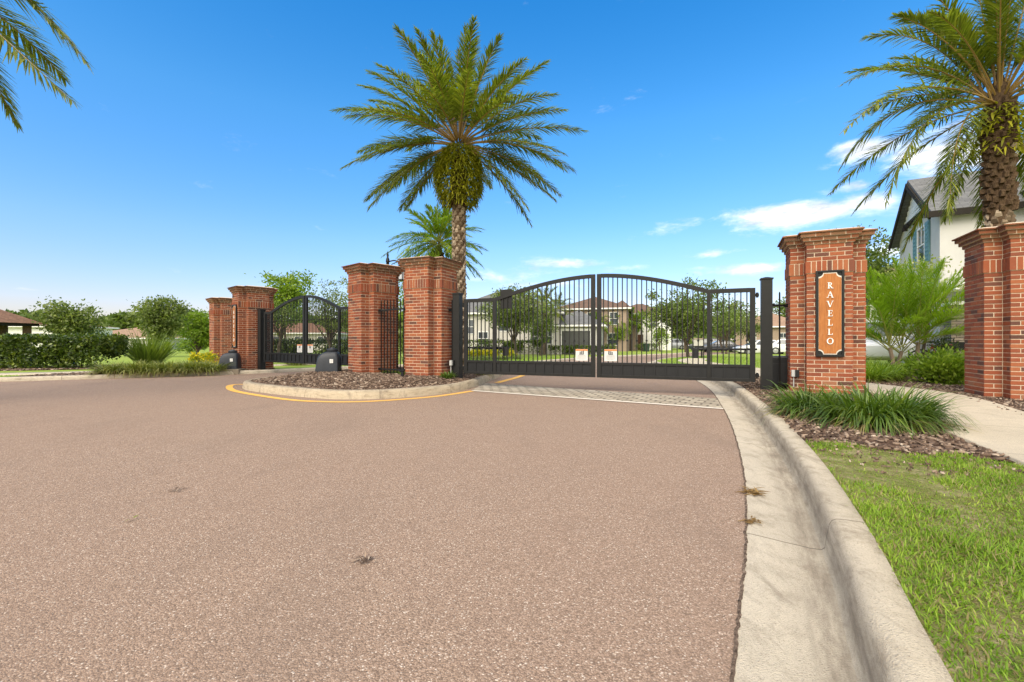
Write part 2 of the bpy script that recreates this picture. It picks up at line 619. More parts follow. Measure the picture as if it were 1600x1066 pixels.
    def build(self, name, mats, parent=None, loc=None, rotz=None, smooth=False, bevel=0.0, uv=None):
        me = bpy.data.meshes.new(name)
        me.from_pydata(self.v, [], self.f)
        if not isinstance(mats, (list, tuple)):
            mats = [mats]
        for m in mats:
            me.materials.append(m)
        if len(mats) > 1:
            me.polygons.foreach_set('material_index', self.m)
        bm = bmesh.new()
        bm.from_mesh(me)
        if bevel:
            es = [e for e in bm.edges if len(e.link_faces) == 2 and e.calc_face_angle(0) > .6]
            bmesh.ops.bevel(bm, geom=es, offset=bevel, segments=2, affect='EDGES', profile=.6, clamp_overlap=True)
        bmesh.ops.recalc_face_normals(bm, faces=bm.faces)
        if uv:
            lay = bm.loops.layers.uv.new('UVMap')
            for f in bm.faces:
                nn = f.normal
                if abs(nn.z) > .95:
                    t = Vector((1, 0, 0))
                    b = Vector((0, 1, 0))
                else:
                    t = Vector((0, 0, 1)).cross(nn).normalized()
                    b = nn.cross(t)
                for lp in f.loops:
                    lp[lay].uv = (lp.vert.co.dot(t), lp.vert.co.dot(b))
        bm.to_mesh(me)
        bm.free()
        if smooth:
            me.polygons.foreach_set('use_smooth', [True] * len(me.polygons))
            try:
                me.set_sharp_from_angle(angle=radians(38))
            except Exception:
                pass
        o = bpy.data.objects.new(name, me)
        if loc is not None:
            o.location = loc
        if rotz is not None:
            o.rotation_euler = (0, 0, rotz)
        return link(o, parent)


def npmesh(name, verts, faces_list, mats, parent=None, loc=None, matidx=None):
    """verts (N,3) array; faces_list list of (k,n) int arrays (n = 3 or 4)"""
    me = bpy.data.meshes.new(name)
    verts = np.asarray(verts, dtype=np.float32)
    loops = np.concatenate([f.reshape(-1) for f in faces_list]).astype(np.int32)
    sizes = np.concatenate([np.full(len(f), f.shape[1]) for f in faces_list]).astype(np.int32)
    starts = np.concatenate([[0], np.cumsum(sizes)[:-1]]).astype(np.int32)
    me.vertices.add(len(verts))
    me.vertices.foreach_set('co', verts.reshape(-1))
    me.loops.add(len(loops))
    me.loops.foreach_set('vertex_index', loops)
    me.polygons.add(len(sizes))
    me.polygons.foreach_set('loop_start', starts)
    me.polygons.foreach_set('loop_total', sizes)
    if not isinstance(mats, (list, tuple)):
        mats = [mats]
    for m in mats:
        me.materials.append(m)
    if matidx is not None:
        me.polygons.foreach_set('material_index', np.asarray(matidx, dtype=np.int32))
    me.update(calc_edges=True)
    me.validate()
    o = bpy.data.objects.new(name, me)
    if loc is not None:
        o.location = loc
    return link(o, parent)


def unit(a):
    return a / np.maximum(np.linalg.norm(a, axis=-1, keepdims=True), 1e-9)


def leaves(P, D, L, W, up=None):
    """diamond leaves: base points P, long axis D, length L, width W"""
    n = len(P)
    D = unit(D)
    R = rng.normal(size=(n, 3)) if up is None else up
    S = unit(np.cross(D, R))
    L = np.broadcast_to(np.asarray(L, float).reshape(-1, 1), (n, 1))
    W = np.broadcast_to(np.asarray(W, float).reshape(-1, 1), (n, 1))
    v = np.stack([P, P + D * L * .45 + S * W * .5, P + D * L, P + D * L * .45 - S * W * .5], 1).reshape(-1, 3)
    f = np.arange(n * 4).reshape(n, 4)
    return v, f


def blades(P, D, L, W, droop, seg=3, S=None, tip=.12, grow=1.0):
    """curved strips; droop pulls the far end down (fraction of the length)"""
    n = len(P)
    D = unit(D)
    L = np.broadcast_to(np.asarray(L, float).reshape(-1, 1), (n, 1))
    W = np.broadcast_to(np.asarray(W, float).reshape(-1, 1), (n, 1))
    dr = np.broadcast_to(np.asarray(droop, float).reshape(-1, 1), (n, 1))
    if S is None:
        S = unit(np.cross(D, np.array([0, 0, 1.0]) + rng.normal(size=(n, 3)) * .15))
    rows = []
    for k in range(seg + 1):
        s = k / seg
        c = P + D * L * s + np.array([0, 0, -1.0]) * L * dr * s ** 2
        w = W * (.55 + .45 * min(1, s * 3)) * (1 if s < .4 else max(tip, 1 - (s - .4) / .6 * (1 - tip)))
        rows += [c + S * w / 2, c - S * w / 2]
    v = np.stack(rows, 1).reshape(-1, 3)
    base = (np.arange(n) * (2 * (seg + 1)))[:, None]
    fs = [base + np.array([2 * k, 2 * k + 1, 2 * k + 3, 2 * k + 2]) for k in range(seg)]
    return v, np.stack(fs, 1).reshape(-1, 4)


def join(parts):
    vs, fs, o = [], [], 0
    for v, f in parts:
        vs.append(v)
        fs.append(f + o)
        o += len(v)
    return np.concatenate(vs), np.concatenate(fs)


def catmull(pts, n=8, closed=False):
    out = []
    N = len(pts)
    rngi = range(N if closed else N - 1)
    for i in rngi:
        g = lambda k: np.array(pts[k % N] if closed else pts[min(max(k, 0), N - 1)], float)
        p0, p1, p2, p3 = g(i - 1), g(i), g(i + 1), g(i + 2)
        for k in range(n):
            t = k / n
            out.append(.5 * (2 * p1 + (p2 - p0) * t + (2 * p0 - 5 * p1 + 4 * p2 - p3) * t * t + (3 * p1 - p0 - 3 * p2 + p3) * t ** 3))
    if not closed:
        out.append(np.array(pts[-1], float))
    return np.array(out)


def offset_line(c, d, closed=False):
    c = np.asarray(c)
    if closed:
        t = np.roll(c, -1, 0) - np.roll(c, 1, 0)
    else:
        t = np.gradient(c, axis=0)
    t = unit(t)
    nrm = np.stack([t[:, 1], -t[:, 0]], 1)     # to the right of travel
    return c + nrm * d


def inside(poly, x, y):
    poly = np.asarray(poly)
    r = np.zeros(np.shape(x), bool)
    j = len(poly) - 1
    for i in range(len(poly)):
        xi, yi = poly[i]
        xj, yj = poly[j]
        r ^= ((yi > y) != (yj > y)) & (x < (xj - xi) * (y - yi) / (yj - yi + 1e-12) + xi)
        j = i
    return r


def edge_dist(poly, x, y):
    poly = np.asarray(poly)
    d = np.full(np.shape(x), 1e9)
    for i in range(len(poly)):
        a, b = poly[i], poly[(i + 1) % len(poly)]
        ab = b - a
        t = np.clip(((x - a[0]) * ab[0] + (y - a[1]) * ab[1]) / (ab @ ab + 1e-12), 0, 1)
        d = np.minimum(d, np.hypot(x - a[0] - t * ab[0], y - a[1] - t * ab[1]))
    return d


def sheet(name, poly, z, m, kind='structure', skirt=0.0, uvdir=None):
    """a flat sheet that follows the fall of the street"""
    bm = bmesh.new()
    vs = [bm.verts.new((p[0], p[1], 0)) for p in poly]
    f = bm.faces.new(vs)
    for yc in (14.0, 46.0):
        bmesh.ops.bisect_plane(bm, geom=bm.verts[:] + bm.edges[:] + bm.faces[:], plane_co=(0, yc, 0), plane_no=(0, 1, 0))
    bmesh.ops.triangulate(bm, faces=bm.faces[:], ngon_method='EAR_CLIP')
    for v in bm.verts:
        v.co.z = z + tz(v.co.y)
    bmesh.ops.recalc_face_normals(bm, faces=bm.faces)
    if sum(f.normal.z for f in bm.faces) < 0:
        bmesh.ops.reverse_faces(bm, faces=bm.faces)
    if skirt:
        be = [e for e in bm.edges if e.is_boundary]
        r = bmesh.ops.extrude_edge_only(bm, edges=be)
        for v in [g for g in r['geom'] if isinstance(g, bmesh.types.BMVert)]:
            v.co.z -= skirt
    lay = bm.loops.layers.uv.new('UVMap')
    a = uvdir or 0.0
    for f in bm.faces:
        for lp in f.loops:
            x, y = lp.vert.co.x, lp.vert.co.y
            lp[lay].uv = (x * cos(a) + y * sin(a), -x * sin(a) + y * cos(a))
    me = bpy.data.meshes.new(name)
    bm.to_mesh(me)
    bm.free()
    me.materials.append(m)
    o = bpy.data.objects.new(name, me)
    link(o)
    tag(o, kind=kind)
    return o


def sweep(name, line, section, m, closed=False, kind='structure'):
    """cross-section [(offset to the right, z)] swept along a ground line"""
    line = np.asarray(line)
    lines = [offset_line(line, d, closed) for d, z in section]
    seg = np.linalg.norm(np.diff(line, axis=0, append=line[:1] if closed else line[-1:]), axis=1)
    u = np.concatenate([[0], np.cumsum(seg)])
    n, k = len(line), len(section)
    verts = [(lines[j][i][0], lines[j][i][1], section[j][1] + tz(line[i][1])) for i in range(n) for j in range(k)]
    faces, uvs = [], []
    vv = np.concatenate([[0], np.cumsum([hypot(section[j + 1][0] - section[j][0], section[j + 1][1] - section[j][1]) for j in range(k - 1)])])
    for i in range(n if closed else n - 1):
        i2 = (i + 1) % n
        for j in range(k - 1):
            faces.append((i * k + j, i * k + j + 1, i2 * k + j + 1, i2 * k + j))
            uvs += [(u[i], vv[j]), (u[i], vv[j + 1]), (u[i + 1], vv[j + 1]), (u[i + 1], vv[j])]
    me = bpy.data.meshes.new(name)
    me.from_pydata(verts, [], faces)
    lay = me.uv_layers.new(name='UVMap')
    lay.data.foreach_set('uv', np.array(uvs, dtype=np.float32).reshape(-1))
    me.polygons.foreach_set('use_smooth', [True] * len(faces))
    me.materials.append(m)
    o = bpy.data.objects.new(name, me)
    link(o)
    return tag(o, kind=kind)
# look constants
SKY_SAT, SKY_HUE, SKY_VAL = 1.36, .494, 1.9
CLOUD_LO, CLOUD_HI, CLOUD_FILL = 5.5, 11.0, 14.0
EXPOSURE = .55

# ------------------------------------------------------------------ the ground, roads and kerbs
ground = sheet('ground', [(-900, -300), (900, -300), (900, 1500), (-900, 1500)], -.06, M['lawn'])

kerb_in = catmull([(-1.95, -4.1), (-.40, -1.4), (.45, .25), (1.036, 1.337), (1.45, 2.079), (2.037, 3.247), (2.683, 4.71), (3.391, 6.465),
                   (4.435, 9.357), (5.2, 12.2), (5.75, 15), (6.1, 18.7), (7.0, 22.5), (9, 27), (12.3, 32), (16.5, 38), (22, 45.5), (30, 55)], 8)
edge_r = offset_line(kerb_in, -.34)
outer_r = offset_line(kerb_in, .155)
left_near = [(-30, 6), (-20, 8.7), (-13.4, 11.1), (-10.97, 12.35), (-9.9, 12.95), (-9.0, 13.5), (-8.3, 14.05), (-7.85, 14.45), (-7.5, 15.0),
             (-6.5, 16.4), (-4.9, 18.4), (-2, 20.6), (.9, 22.6), (2.6, 26), (5.7, 32), (11, 39.5), (16, 46), (24, 56)]
left_edge = catmull(left_near, 5)
road = [tuple(p) for p in edge_r] + [tuple(p) for p in left_edge[::-1]] + [(-30, -12), (-4, -12)]
sheet('entry_road', road, 0.0, M['asphalt'])

sweep('gutter', kerb_in, [(-.338, .004), (-.325, .006), (-.2, -.004), (-.06, -.014), (-.012, -.012)], M['gutter'])
er = catmull(edge_r, 6)
er = er[(er[:, 1] > .5) & (er[:, 1] < 14)]
wob = np.array([math.sin(i * 1.7) * .4 + math.sin(i * .61 + 1) * .6 for i in range(len(er))])
sweep('dirt_seam', er + np.stack([wob * .004 + rng.normal(size=len(er)) * .0022, wob * 0], 1), [(-.006, .0045), (0, .0085), (.006, .0068)], M['seam'])
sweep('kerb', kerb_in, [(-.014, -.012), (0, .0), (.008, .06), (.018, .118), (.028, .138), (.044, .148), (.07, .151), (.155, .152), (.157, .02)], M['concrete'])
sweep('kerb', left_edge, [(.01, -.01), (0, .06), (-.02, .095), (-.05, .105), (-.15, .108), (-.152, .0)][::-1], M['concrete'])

right_lawn = [tuple(p) for p in offset_line(kerb_in, .12)] + [(220, 70), (220, -14), (-2, -14)]
sheet('lawn', right_lawn, .128, M['lawn'])
left_lawn = [tuple(p) for p in offset_line(left_edge, -.12)] + [(30, 80), (-220, 80), (-220, 3)]
sheet('lawn', left_lawn, .085, M['lawn'])

walk_near = catmull([(1.1, -2.0), (2.25, .45), (3.0, 2.0), (3.54, 3.15), (4.13, 4.38), (5.05, 6.0), (5.92, 7.5), (6.05, 8.6), (5.95, 9.8), (6.1, 11.5), (6.6, 14), (7.0, 17), (7.5, 20), (8.4, 23), (10.2, 26.5)], 5)
walk_far = offset_line(walk_near, 1.22)
front_turf = [tuple(p) for p in outer_r if -1 < p[1] < 3.9] + [(2.76, 3.83), (3.04, 3.55), (3.36, 3.45)] + [tuple(p) for p in walk_near if -1 < p[1] < 3.3][::-1]
sheet('turf', front_turf, .136, M['sand'])
mulch_right = [tuple(p) for p in outer_r if 3.75 < p[1] < 11.5] + [(6.2, 12.4), (9, 13.2), (12.8, 13.6), (13.4, 11), (12, 6), (9, 3.4), (3.72, 3.12),
                                                           (3.36, 3.42), (3.04, 3.50), (2.76, 3.80)]
sheet('mulch_bed', mulch_right, .142, M['soil'])
sw = sweep('sidewalk', walk_near, [(0, .05), (0, .160), (.02, .166), (1.2, .166), (1.22, .160), (1.22, .05)], M['walk'])

lw = catmull([(-34, 6.9), (-21, 10.6), (-15, 12.35), (-12.9, 13.25), (-11.9, 14.5), (-11.0, 15.6), (-9.9, 17.3), (-8.6, 19.6), (-6, 23)], 5)
sweep('sidewalk', lw, [(-.75, .02), (-.75, .096), (.45, .096), (.45, .02)], M['walk'])
sheet('mulch_bed', [(-32, 8.9), (-20.5, 12.9), (-15.5, 14.3), (-13.7, 15.4), (-13.4, 16.8), (-15.5, 17.5), (-21, 16.3), (-34, 12.4)], .090, M['soil'])
sheet('mulch_bed', [(-13.2, 11.5), (-10.9, 12.6), (-9.9, 13.15), (-8.95, 13.95), (-8.3, 14.25), (-7.9, 14.7), (-8.1, 15.6), (-9.2, 16.3), (-10.8, 15.0), (-12.4, 13.5)], .094, M['soil'])

# the planted island between the two gates
isl_pts = [(-5.93, 10.12), (-5.62, 9.55), (-5.16, 9.12), (-4.06, 8.37), (-3.19, 7.93), (-2.68, 7.88), (-2.26, 7.98), (-1.69, 8.36), (-1.165, 8.98),
           (-.84, 9.9), (-.60, 11.3), (-.32, 13), (-.02, 15), (.22, 16.8), (.05, 17.6), (-.6, 17.3), (-2.2, 16), (-3.6, 14.6), (-4.95, 13.1), (-5.6, 12.2), (-5.92, 11.2)]
isl = catmull(isl_pts, 6, closed=True)
isl_c = isl[::1]
# travel is anticlockwise seen from above, so the inside lies to the left
sweep('island_kerb', isl_c, [(0, -.01), (-.006, .05), (-.018, .115), (-.04, .142), (-.075, .152), (-.155, .154), (-.157, .0)][::-1], M['islandkerb'], closed=True)


def island_z(x, y):
    d = edge_dist(isl, x, y)
    t = np.clip((d - .1) / .9, 0, 1)
    return .125 + .10 * (t * t * (3 - 2 * t))


def island_bed():
    s = .16
    xs = np.arange(-6.2, .6, s)
    ys = np.arange(7.7, 17.8, s)
    gx, gy = np.meshgrid(xs, ys)
    ins = inside(isl, gx, gy)
    z = island_z(gx, gy) + rng.normal(size=gx.shape) * .008
    W = len(xs)
    v = np.stack([gx, gy, z], -1).reshape(-1, 3)
    fs = []
    for j in range(len(ys) - 1):
        for i in range(W - 1):
            if ins[j, i] and ins[j, i + 1] and ins[j + 1, i] and ins[j + 1, i + 1]:
                fs.append((j * W + i, j * W + i + 1, (j + 1) * W + i + 1, (j + 1) * W + i))
    # a skirt of soil tucked under the kerb
    rim = offset_line(isl, -.10, True)
    o = npmesh('island_bed', v, [np.array(fs)], M['soil'])
    tag(o, kind='structure')
    inn = offset_line(isl, -.36, True)
    n = len(isl)
    vv = [(p[0], p[1], .135) for p in rim] + [(p[0], p[1], .135 + .02) for p in inn]
    ff = [(i, (i + 1) % n, n + (i + 1) % n, n + i) for i in range(n)]
    o2 = npmesh('island_bed', np.array(vv), [np.array(ff)], M['soil'])
    tag(o2, kind='structure')


island_bed()


def chips(name, n, xr, yr, ok, zf, size=(.03, .085), label_kind='stuff', lift=.012):
    x = rng.uniform(*xr, n)
    y = rng.uniform(*yr, n)
    k = ok(x, y)
    x, y = x[k], y[k]
    n = len(x)
    z = zf(x, y) + rng.uniform(.002, lift, n)
    P = np.stack([x, y, z], 1)
    a = rng.uniform(0, 2 * pi, n)
    D = np.stack([np.cos(a), np.sin(a), rng.normal(size=n) * .22], 1)
    D = unit(D)
    N = unit(np.stack([rng.normal(size=n) * .35, rng.normal(size=n) * .35, np.ones(n)], 1))
    S = unit(np.cross(N, D))
    N = np.cross(D, S)
    L = rng.uniform(size[0], size[1], n)[:, None] / 2
    W = L * rng.uniform(.25, .6, n)[:, None]
    H = rng.uniform(.003, .008, n)[:, None]
    ring = [(-1, -.8), (-.3, -1), (.9, -.7), (1, .5), (.2, 1), (-.9, .8)]
    top = [P + D * L * a + S * W * b + N * H for a, b in ring]
    bot = [P + D * L * a * 1.05 + S * W * b * 1.1 - N * H for a, b in ring]
    v = np.stack(top + bot, 1).reshape(-1, 3)
    b0 = (np.arange(n) * 12)[:, None]
    f6 = b0 + np.arange(6)
    q = np.stack([b0 + np.array([i + 6, (i + 1) % 6 + 6, (i + 1) % 6, i]) for i in range(6)], 1).reshape(-1, 4)
    o = npmesh(name, v, [f6, q], M['mulch'])
    return tag(o, kind='stuff')


def not_pillar(x, y):
    r = np.ones(x.shape, bool)
    for cx, cy in ((5.38, 7.87), (7.87, 7.06), (-1.92, 10.7), (-3.524, 11.6)):
        r &= np.hypot(x - cx, y - cy) > .42
    return r


inner_isl = offset_line(isl, -.15, True)
chips('mulch', 26000, (-6, .3), (7.8, 13.6), lambda x, y: inside(inner_isl, x, y) & not_pillar(x, y), island_z, (.03, .085), lift=.022)
mr = np.array(mulch_right)
wk = np.array([tuple(p) for p in walk_near] + [tuple(p) for p in walk_far[::-1]])
chips('mulch', 42000, (2.3, 10), (3.0, 12), lambda x, y: inside(mr, x, y) & ~inside(wk, x, y) & not_pillar(x, y) & (rng.random(len(x)) < np.clip(1.35 - y / 12, .1, 1)),
      lambda x, y: np.full(len(x), .146), (.02, .062))
# a few chips strayed onto the grass edge and the walk
chips('mulch', 900, (2.4, 4.6), (2.9, 4.8), lambda x, y: ~inside(mr, x, y) & inside(np.array(front_turf), x, y), lambda x, y: np.full(len(x), .142), (.008, .028))
chips('mulch', 500, (4.2, 7), (4, 8), lambda x, y: inside(wk, x, y) & ~inside(offset_line(wk, .18, True), x, y), lambda x, y: np.full(len(x), .169), (.01, .04), lift=.004)
hb = np.array([(-13.2, 11.5), (-10.9, 12.6), (-9.9, 13.15), (-8.95, 13.95), (-8.3, 14.25), (-7.9, 14.7), (-8.1, 15.6), (-9.2, 16.3), (-10.8, 15.0), (-12.4, 13.5)])
chips('mulch', 5000, (-13.2, -7.8), (12, 16.4), lambda x, y: inside(hb, x, y), lambda x, y: np.full(len(x), .098), (.05, .12))
hb2 = np.array([(-32, 8.9), (-20.5, 12.9), (-15.5, 14.3), (-13.7, 15.4), (-13.4, 16.8), (-15.5, 17.5), (-21, 16.3), (-34, 12.4)])
chips('mulch', 9000, (-24, -13.4), (11, 17.5), lambda x, y: inside(hb2, x, y), lambda x, y: np.full(len(x), .094), (.05, .13))

# road markings and the paver band
isl_yellow = catmull([(-5.95, 10.55), (-6.42, 10.62), (-6.32, 10.18), (-5.72, 9.33), (-4.857, 8.57), (-3.79, 7.80), (-3.06, 7.55), (-2.46, 7.58), (-1.91, 7.86), (-1.345, 8.34), (-.80, 9.20)], 8)
sweep('road_marking', isl_yellow, [(-.065, .0045), (.065, .0045)], M['yellow'])
sweep('road_marking', catmull([(-.36, 11.05), (-.13, 11.8), (.10, 12.55), (.3, 13.4), (.5, 14.6)], 4), [(-.08, .0045), (.08, .0045)], M['yellow'])
pv = [(-.837, 9.29), (3.14, 6.78), (3.60, 7.99), (-.66, 10.94)]
sheet('paver_band', pv, .005, M['pavers'], uvdir=atan2(6.78 - 9.29, 3.98))
pl = np.array([(-.80, 9.235), (1.2, 7.96), (3.13, 6.745)])
sweep('road_marking', catmull(pl, 4), [(-.055, .009), (.055, .009)], M['white_line'])


# ------------------------------------------------------------------ grass
def grass():
    poly = np.array(front_turf)
    n = 330000
    x = rng.uniform(.5, 4.0, n)
    y = rng.uniform(.55, 3.95, n)
    k = inside(poly, x, y)
    x, y = x[k], y[k]
    vis = (x < y * 1.16 + .45)
    x, y = x[vis], y[vis]
    # bare sandy patches and clumps
    g = np.zeros(len(x))
    for i in range(40):
        cx, cy, r = rng.uniform(.8, 3.8), rng.uniform(.8, 3.9), rng.uniform(.08, .30)
        g += (1 if i % 2 else -1.0) * np.exp(-((x - cx) ** 2 + (y - cy) ** 2) / r ** 2)
    for cx, cy, r in ((2.45, 3.05, .26), (2.15, 2.9, .16), (2.75, 3.5, .2), (3.05, 2.62, .15)):
        g -= 1.6 * np.exp(-((x - cx) ** 2 + ((y - cy) * 1.6) ** 2) / r ** 2)
    keep = rng.random(len(x)) < np.clip(.46 + g * .55, .03, 1)
    x, y, g = x[keep], y[keep], g[keep]
    n = len(x)
    P = np.stack([x, y, np.full(n, .136)], 1)
    a = rng.uniform(0, 2 * pi, n)
    lean = np.abs(rng.normal(size=n)) * .75 + .15
    D = np.stack([np.cos(a) * lean, np.sin(a) * lean, np.ones(n)], 1)
    L = rng.uniform(.020, .055, n) * (1 + np.clip(g, -.5, .9) * .7)
    v, f = blades(P, D, L, rng.uniform(.0026, .0062, n), rng.uniform(.1, .6, n), 2, tip=.2)
    mi = np.repeat((rng.random(n) < .22).astype(int), 2)
    o = npmesh('grass', v, [f], [M['grass'], M['dry']], matidx=mi)
    tag(o, kind='stuff')
    # thatch: short flat runners and dry blades lying on the soil
    n = 95000
    x = rng.uniform(.5, 4.0, n)
    y = rng.uniform(.55, 3.95, n)
    k = inside(poly, x, y)
    x, y = x[k], y[k]
    n = len(x)
    a = rng.uniform(0, 2 * pi, n)
    D = np.stack([np.cos(a), np.sin(a), rng.uniform(-.02, .25, n)], 1)
    v, f = blades(np.stack([x, y, np.full(n, .139)], 1), D, rng.uniform(.012, .045, n), rng.uniform(.0012, .0034, n), .1, 2, tip=.3)
    o = npmesh('grass', v, [f], [M['dry'], M['grass']], matidx=np.repeat((rng.random(n) < .4).astype(int), 2))
    tag(o, kind='stuff')


grass()


def lawn_blades(name, n, poly, z, L=(.05, .12), W=.012, dens=None):
    poly = np.array(poly)
    x = rng.uniform(poly[:, 0].min(), poly[:, 0].max(), n)
    y = rng.uniform(poly[:, 1].min(), poly[:, 1].max(), n)
    k = inside(poly, x, y)
    x, y = x[k], y[k]
    n = len(x)
    zz = z + np.array([tz(q) for q in y])
    a = rng.uniform(0, 2 * pi, n)
    D = np.stack([np.cos(a) * .5, np.sin(a) * .5, np.ones(n)], 1)
    v, f = blades(np.stack([x, y, zz], 1), D, rng.uniform(*L, n), W, .3, 2)
    o = npmesh(name, v, [f], M['grass'])
    return tag(o, kind='stuff')


lawn_blades('grass', 9000, [(-16, 10.4), (-13.2, 11.4), (-12.6, 12.3), (-15, 11.6), (-22, 9.6), (-22, 8.3)], .088, (.04, .09), .01)
lawn_blades('grass', 14000, [(6.4, 18), (7.4, 22.5), (12, 31), (15, 30), (12.6, 20), (9, 16), (6, 14.6)], .13, (.04, .1), .014)
lawn_blades('grass', 12000, [(-3, 21), (.7, 22.9), (5.2, 32), (-2, 31), (-6, 25)], .088, (.05, .1), .016)


# ------------------------------------------------------------------ brick pillars
PA, PB = .52, .31


def plus(d=0.0):
    a, b = PA + d, PB + d
    return [(-b, -a), (b, -a), (b, -b), (a, -b), (a, b), (b, b), (b, a), (-b, a), (-b, b), (-a, b), (-a, -b), (-b, -b)]


def course(mb, d, z0, z1, odd, proud=.007, depth=.02, unitw=.2067, soldier=False, mi=0):
    pts = [Vector((x, y, 0)) for x, y in plus(d)]
    n = len(pts)
    for i in range(n):
        p, q = pts[i], pts[(i + 1) % n]
        t = (q - p)
        Lg = t.length
        t /= Lg
        o = Vector((t.y, -t.x, 0))
        inner_start = i in (2, 5, 8, 11)          # an inside corner at the start of this edge
        m = max(1, round(Lg / unitw))
        w = Lg / m
        if odd and not soldier:
            cuts = [0] + [w * (k + .5) for k in range(m)] + [Lg]
        else:
            cuts = [w * k for k in range(m + 1)]
        J = .0066
        for k in range(len(cuts) - 1):
            a0, a1 = cuts[k], cuts[k + 1]
            s = a0 + (J if k else (0 if inner_start else -proud))
            e = a1 - (J if k < len(cuts) - 2 else (J * .6 if odd == bool(i % 2) else .0008))
            if inner_start and k == 0:
                s = J + .006
            if i in (1, 4, 7, 10) and k == len(cuts) - 2:
                e -= .010
            off = proud + random.uniform(-.0016, .0016)
            b0, b1 = p + t * s, p + t * e
            V = [b0 - o * depth, b1 - o * depth, b1 + o * off, b0 + o * off]
            zz0, zz1 = z0 + J, z1 - J
            mb.add([(v.x, v.y, zz0) for v in V] + [(v.x, v.y, zz1) for v in V],
                   [(3, 2, 6, 7), (2, 1, 5, 6), (0, 3, 7, 4), (4, 7, 6, 5), (0, 1, 2, 3)], mi)


def pillar_parts(root):
    H = 2.70
    ch = .0677
    shaft = MB()
    core = plus(0)
    zb = H - .225 - 4 * ch - .2033
    shaft.prism(core, -.25, H - .225, 1)
    z = zb
    k = 0
    while z > -.2:
        course(shaft, 0, z - ch, z, k % 2)
        z -= ch
        k += 1
    z = zb + .2033
    for j in range(4):
        course(shaft, 0, z, z + ch, j % 2)
        z += ch
    shaft.build('shaft', [M['brick'], M['mortar']], root)
    band = MB()
    band.prism(plus(.014), zb + .002, zb + .2013, 1)
    course(band, .014, zb, zb + .2033, 0, unitw=.0689, soldier=True, depth=.012)
    band.build('soldier_band', [M['brick'], M['mortar']], root)
    cor = MB()
    z = H - .225
    for j, (d, h) in enumerate(((.022, .055), (.058, .06), (.094, .06))):
        cor.prism(plus(d), z + .0005 * j, z + h, 1)
        course(cor, d, z, z + h, j % 2, depth=.03, unitw=.2 if j else .105)
        z += h
    d = .128
    cor.prism(plus(d), z + .001, z + .022, 0)
    cor.prism(plus(d), z + .022, z + .05, 1, top=plus(d - .09))
    cor.build('cornice', [M['cornice'], M['mortar']], root)


PILLARS = [
    ((5.38, 7.87, .12), -radians(25), 'red brick pillar with the orange name board facing the road, right of the gate'),
    ((7.868, 7.06, .05), -radians(25), 'red brick pillar across the concrete walk at the right edge'),
    ((-1.92, 10.7, .20), -radians(25), 'red brick pillar on the island, nearest to the palm trunk and wide gate'),
    ((-3.524, 11.6, .21), -radians(42), 'red brick pillar on the island, behind the larger black housing'),
    ((-8.628, 15.17, .10), -radians(42), 'distant brick pillar with a narrow edge-on name board'),
    ((-11.8, 18.8, .08), -radians(42), 'farthest brick pillar, half hidden at the left end of the row'),
]
proto = None
for loc, rz, lab in PILLARS:
    if proto is None:
        proto = thing('brick_pillar', lab, 'pillar', loc, rz, 'brick entrance pillars')
        pillar_parts(proto)
    else:
        c = copy_tree(proto)
        c.location = loc
        c.rotation_euler = (0, 0, rz)
        c['label'] = lab


# ------------------------------------------------------------------ name boards
def ring2(cx, cy, rx, ry, w, a0, a1, n=20):
    out = []
    for k in range(n):
        t0, t1 = a0 + (a1 - a0) * k / n, a0 + (a1 - a0) * (k + 1) / n
        wx = lambda t: w * (.45 + .55 * abs(cos(t)))
        p = lambda t, s: (cx + (rx - s * wx(t)) * cos(t), cy + (ry - s * w * .55) * sin(t))
        out.append([p(t0, 0), p(t1, 0), p(t1, 1), p(t0, 1)])
    return out


def stroke(x0, y0, x1, y1, w):
    """slanted stem with flat feet"""
    return [[(x0 - w / 2, y0), (x0 + w / 2, y0), (x1 + w / 2, y1), (x1 - w / 2, y1)]]


def rect(x0, y0, x1, y1):
    return [[(x0, y0), (x1, y0), (x1, y1), (x0, y1)]]


T, S_ = .15, .06      # thick stem, thin stroke
LETTERS = {
    'R': rect(-.26, 0, -.26 + T, 1) + rect(-.36, 0, 0, S_) + rect(-.36, 1 - S_, -.1, 1) + ring2(-.12, .74, .36, .26, .15, -pi / 2, pi / 2) +
         rect(-.14, 1 - S_, -.1, 1) + stroke(-.02, .48, .28, 0, .16) + rect(.18, 0, .46, S_),
    'A': stroke(-.34, 0, 0, 1, .07) + stroke(.33, 0, .02, 1, .16) + rect(-.22, .30, .2, .30 + S_) + rect(-.48, 0, -.2, S_) + rect(.16, 0, .50, S_),
    'V': stroke(0, 0, -.33, 1, .16) + stroke(.01, 0, .33, 1, .07) + rect(-.5, 1 - S_, -.16, 1) + rect(.2, 1 - S_, .48, 1),
    'E': rect(-.22, 0, -.22 + T, 1) + rect(-.32, 0, .32, S_) + rect(-.32, 1 - S_, .30, 1) + rect(-.1, .48, .16, .48 + S_) +
         rect(.27, 0, .33, .26) + rect(.25, .76, .31, 1) + rect(.13, .40, .18, .64),
    'L': rect(-.22, 0, -.22 + T, 1) + rect(-.32, 0, .32, S_) + rect(-.32, 1 - S_, .04, 1) + rect(.27, 0, .33, .28),
    'O': ring2(0, .5, .46, .52, .17, 0, 2 * pi, 36),
}


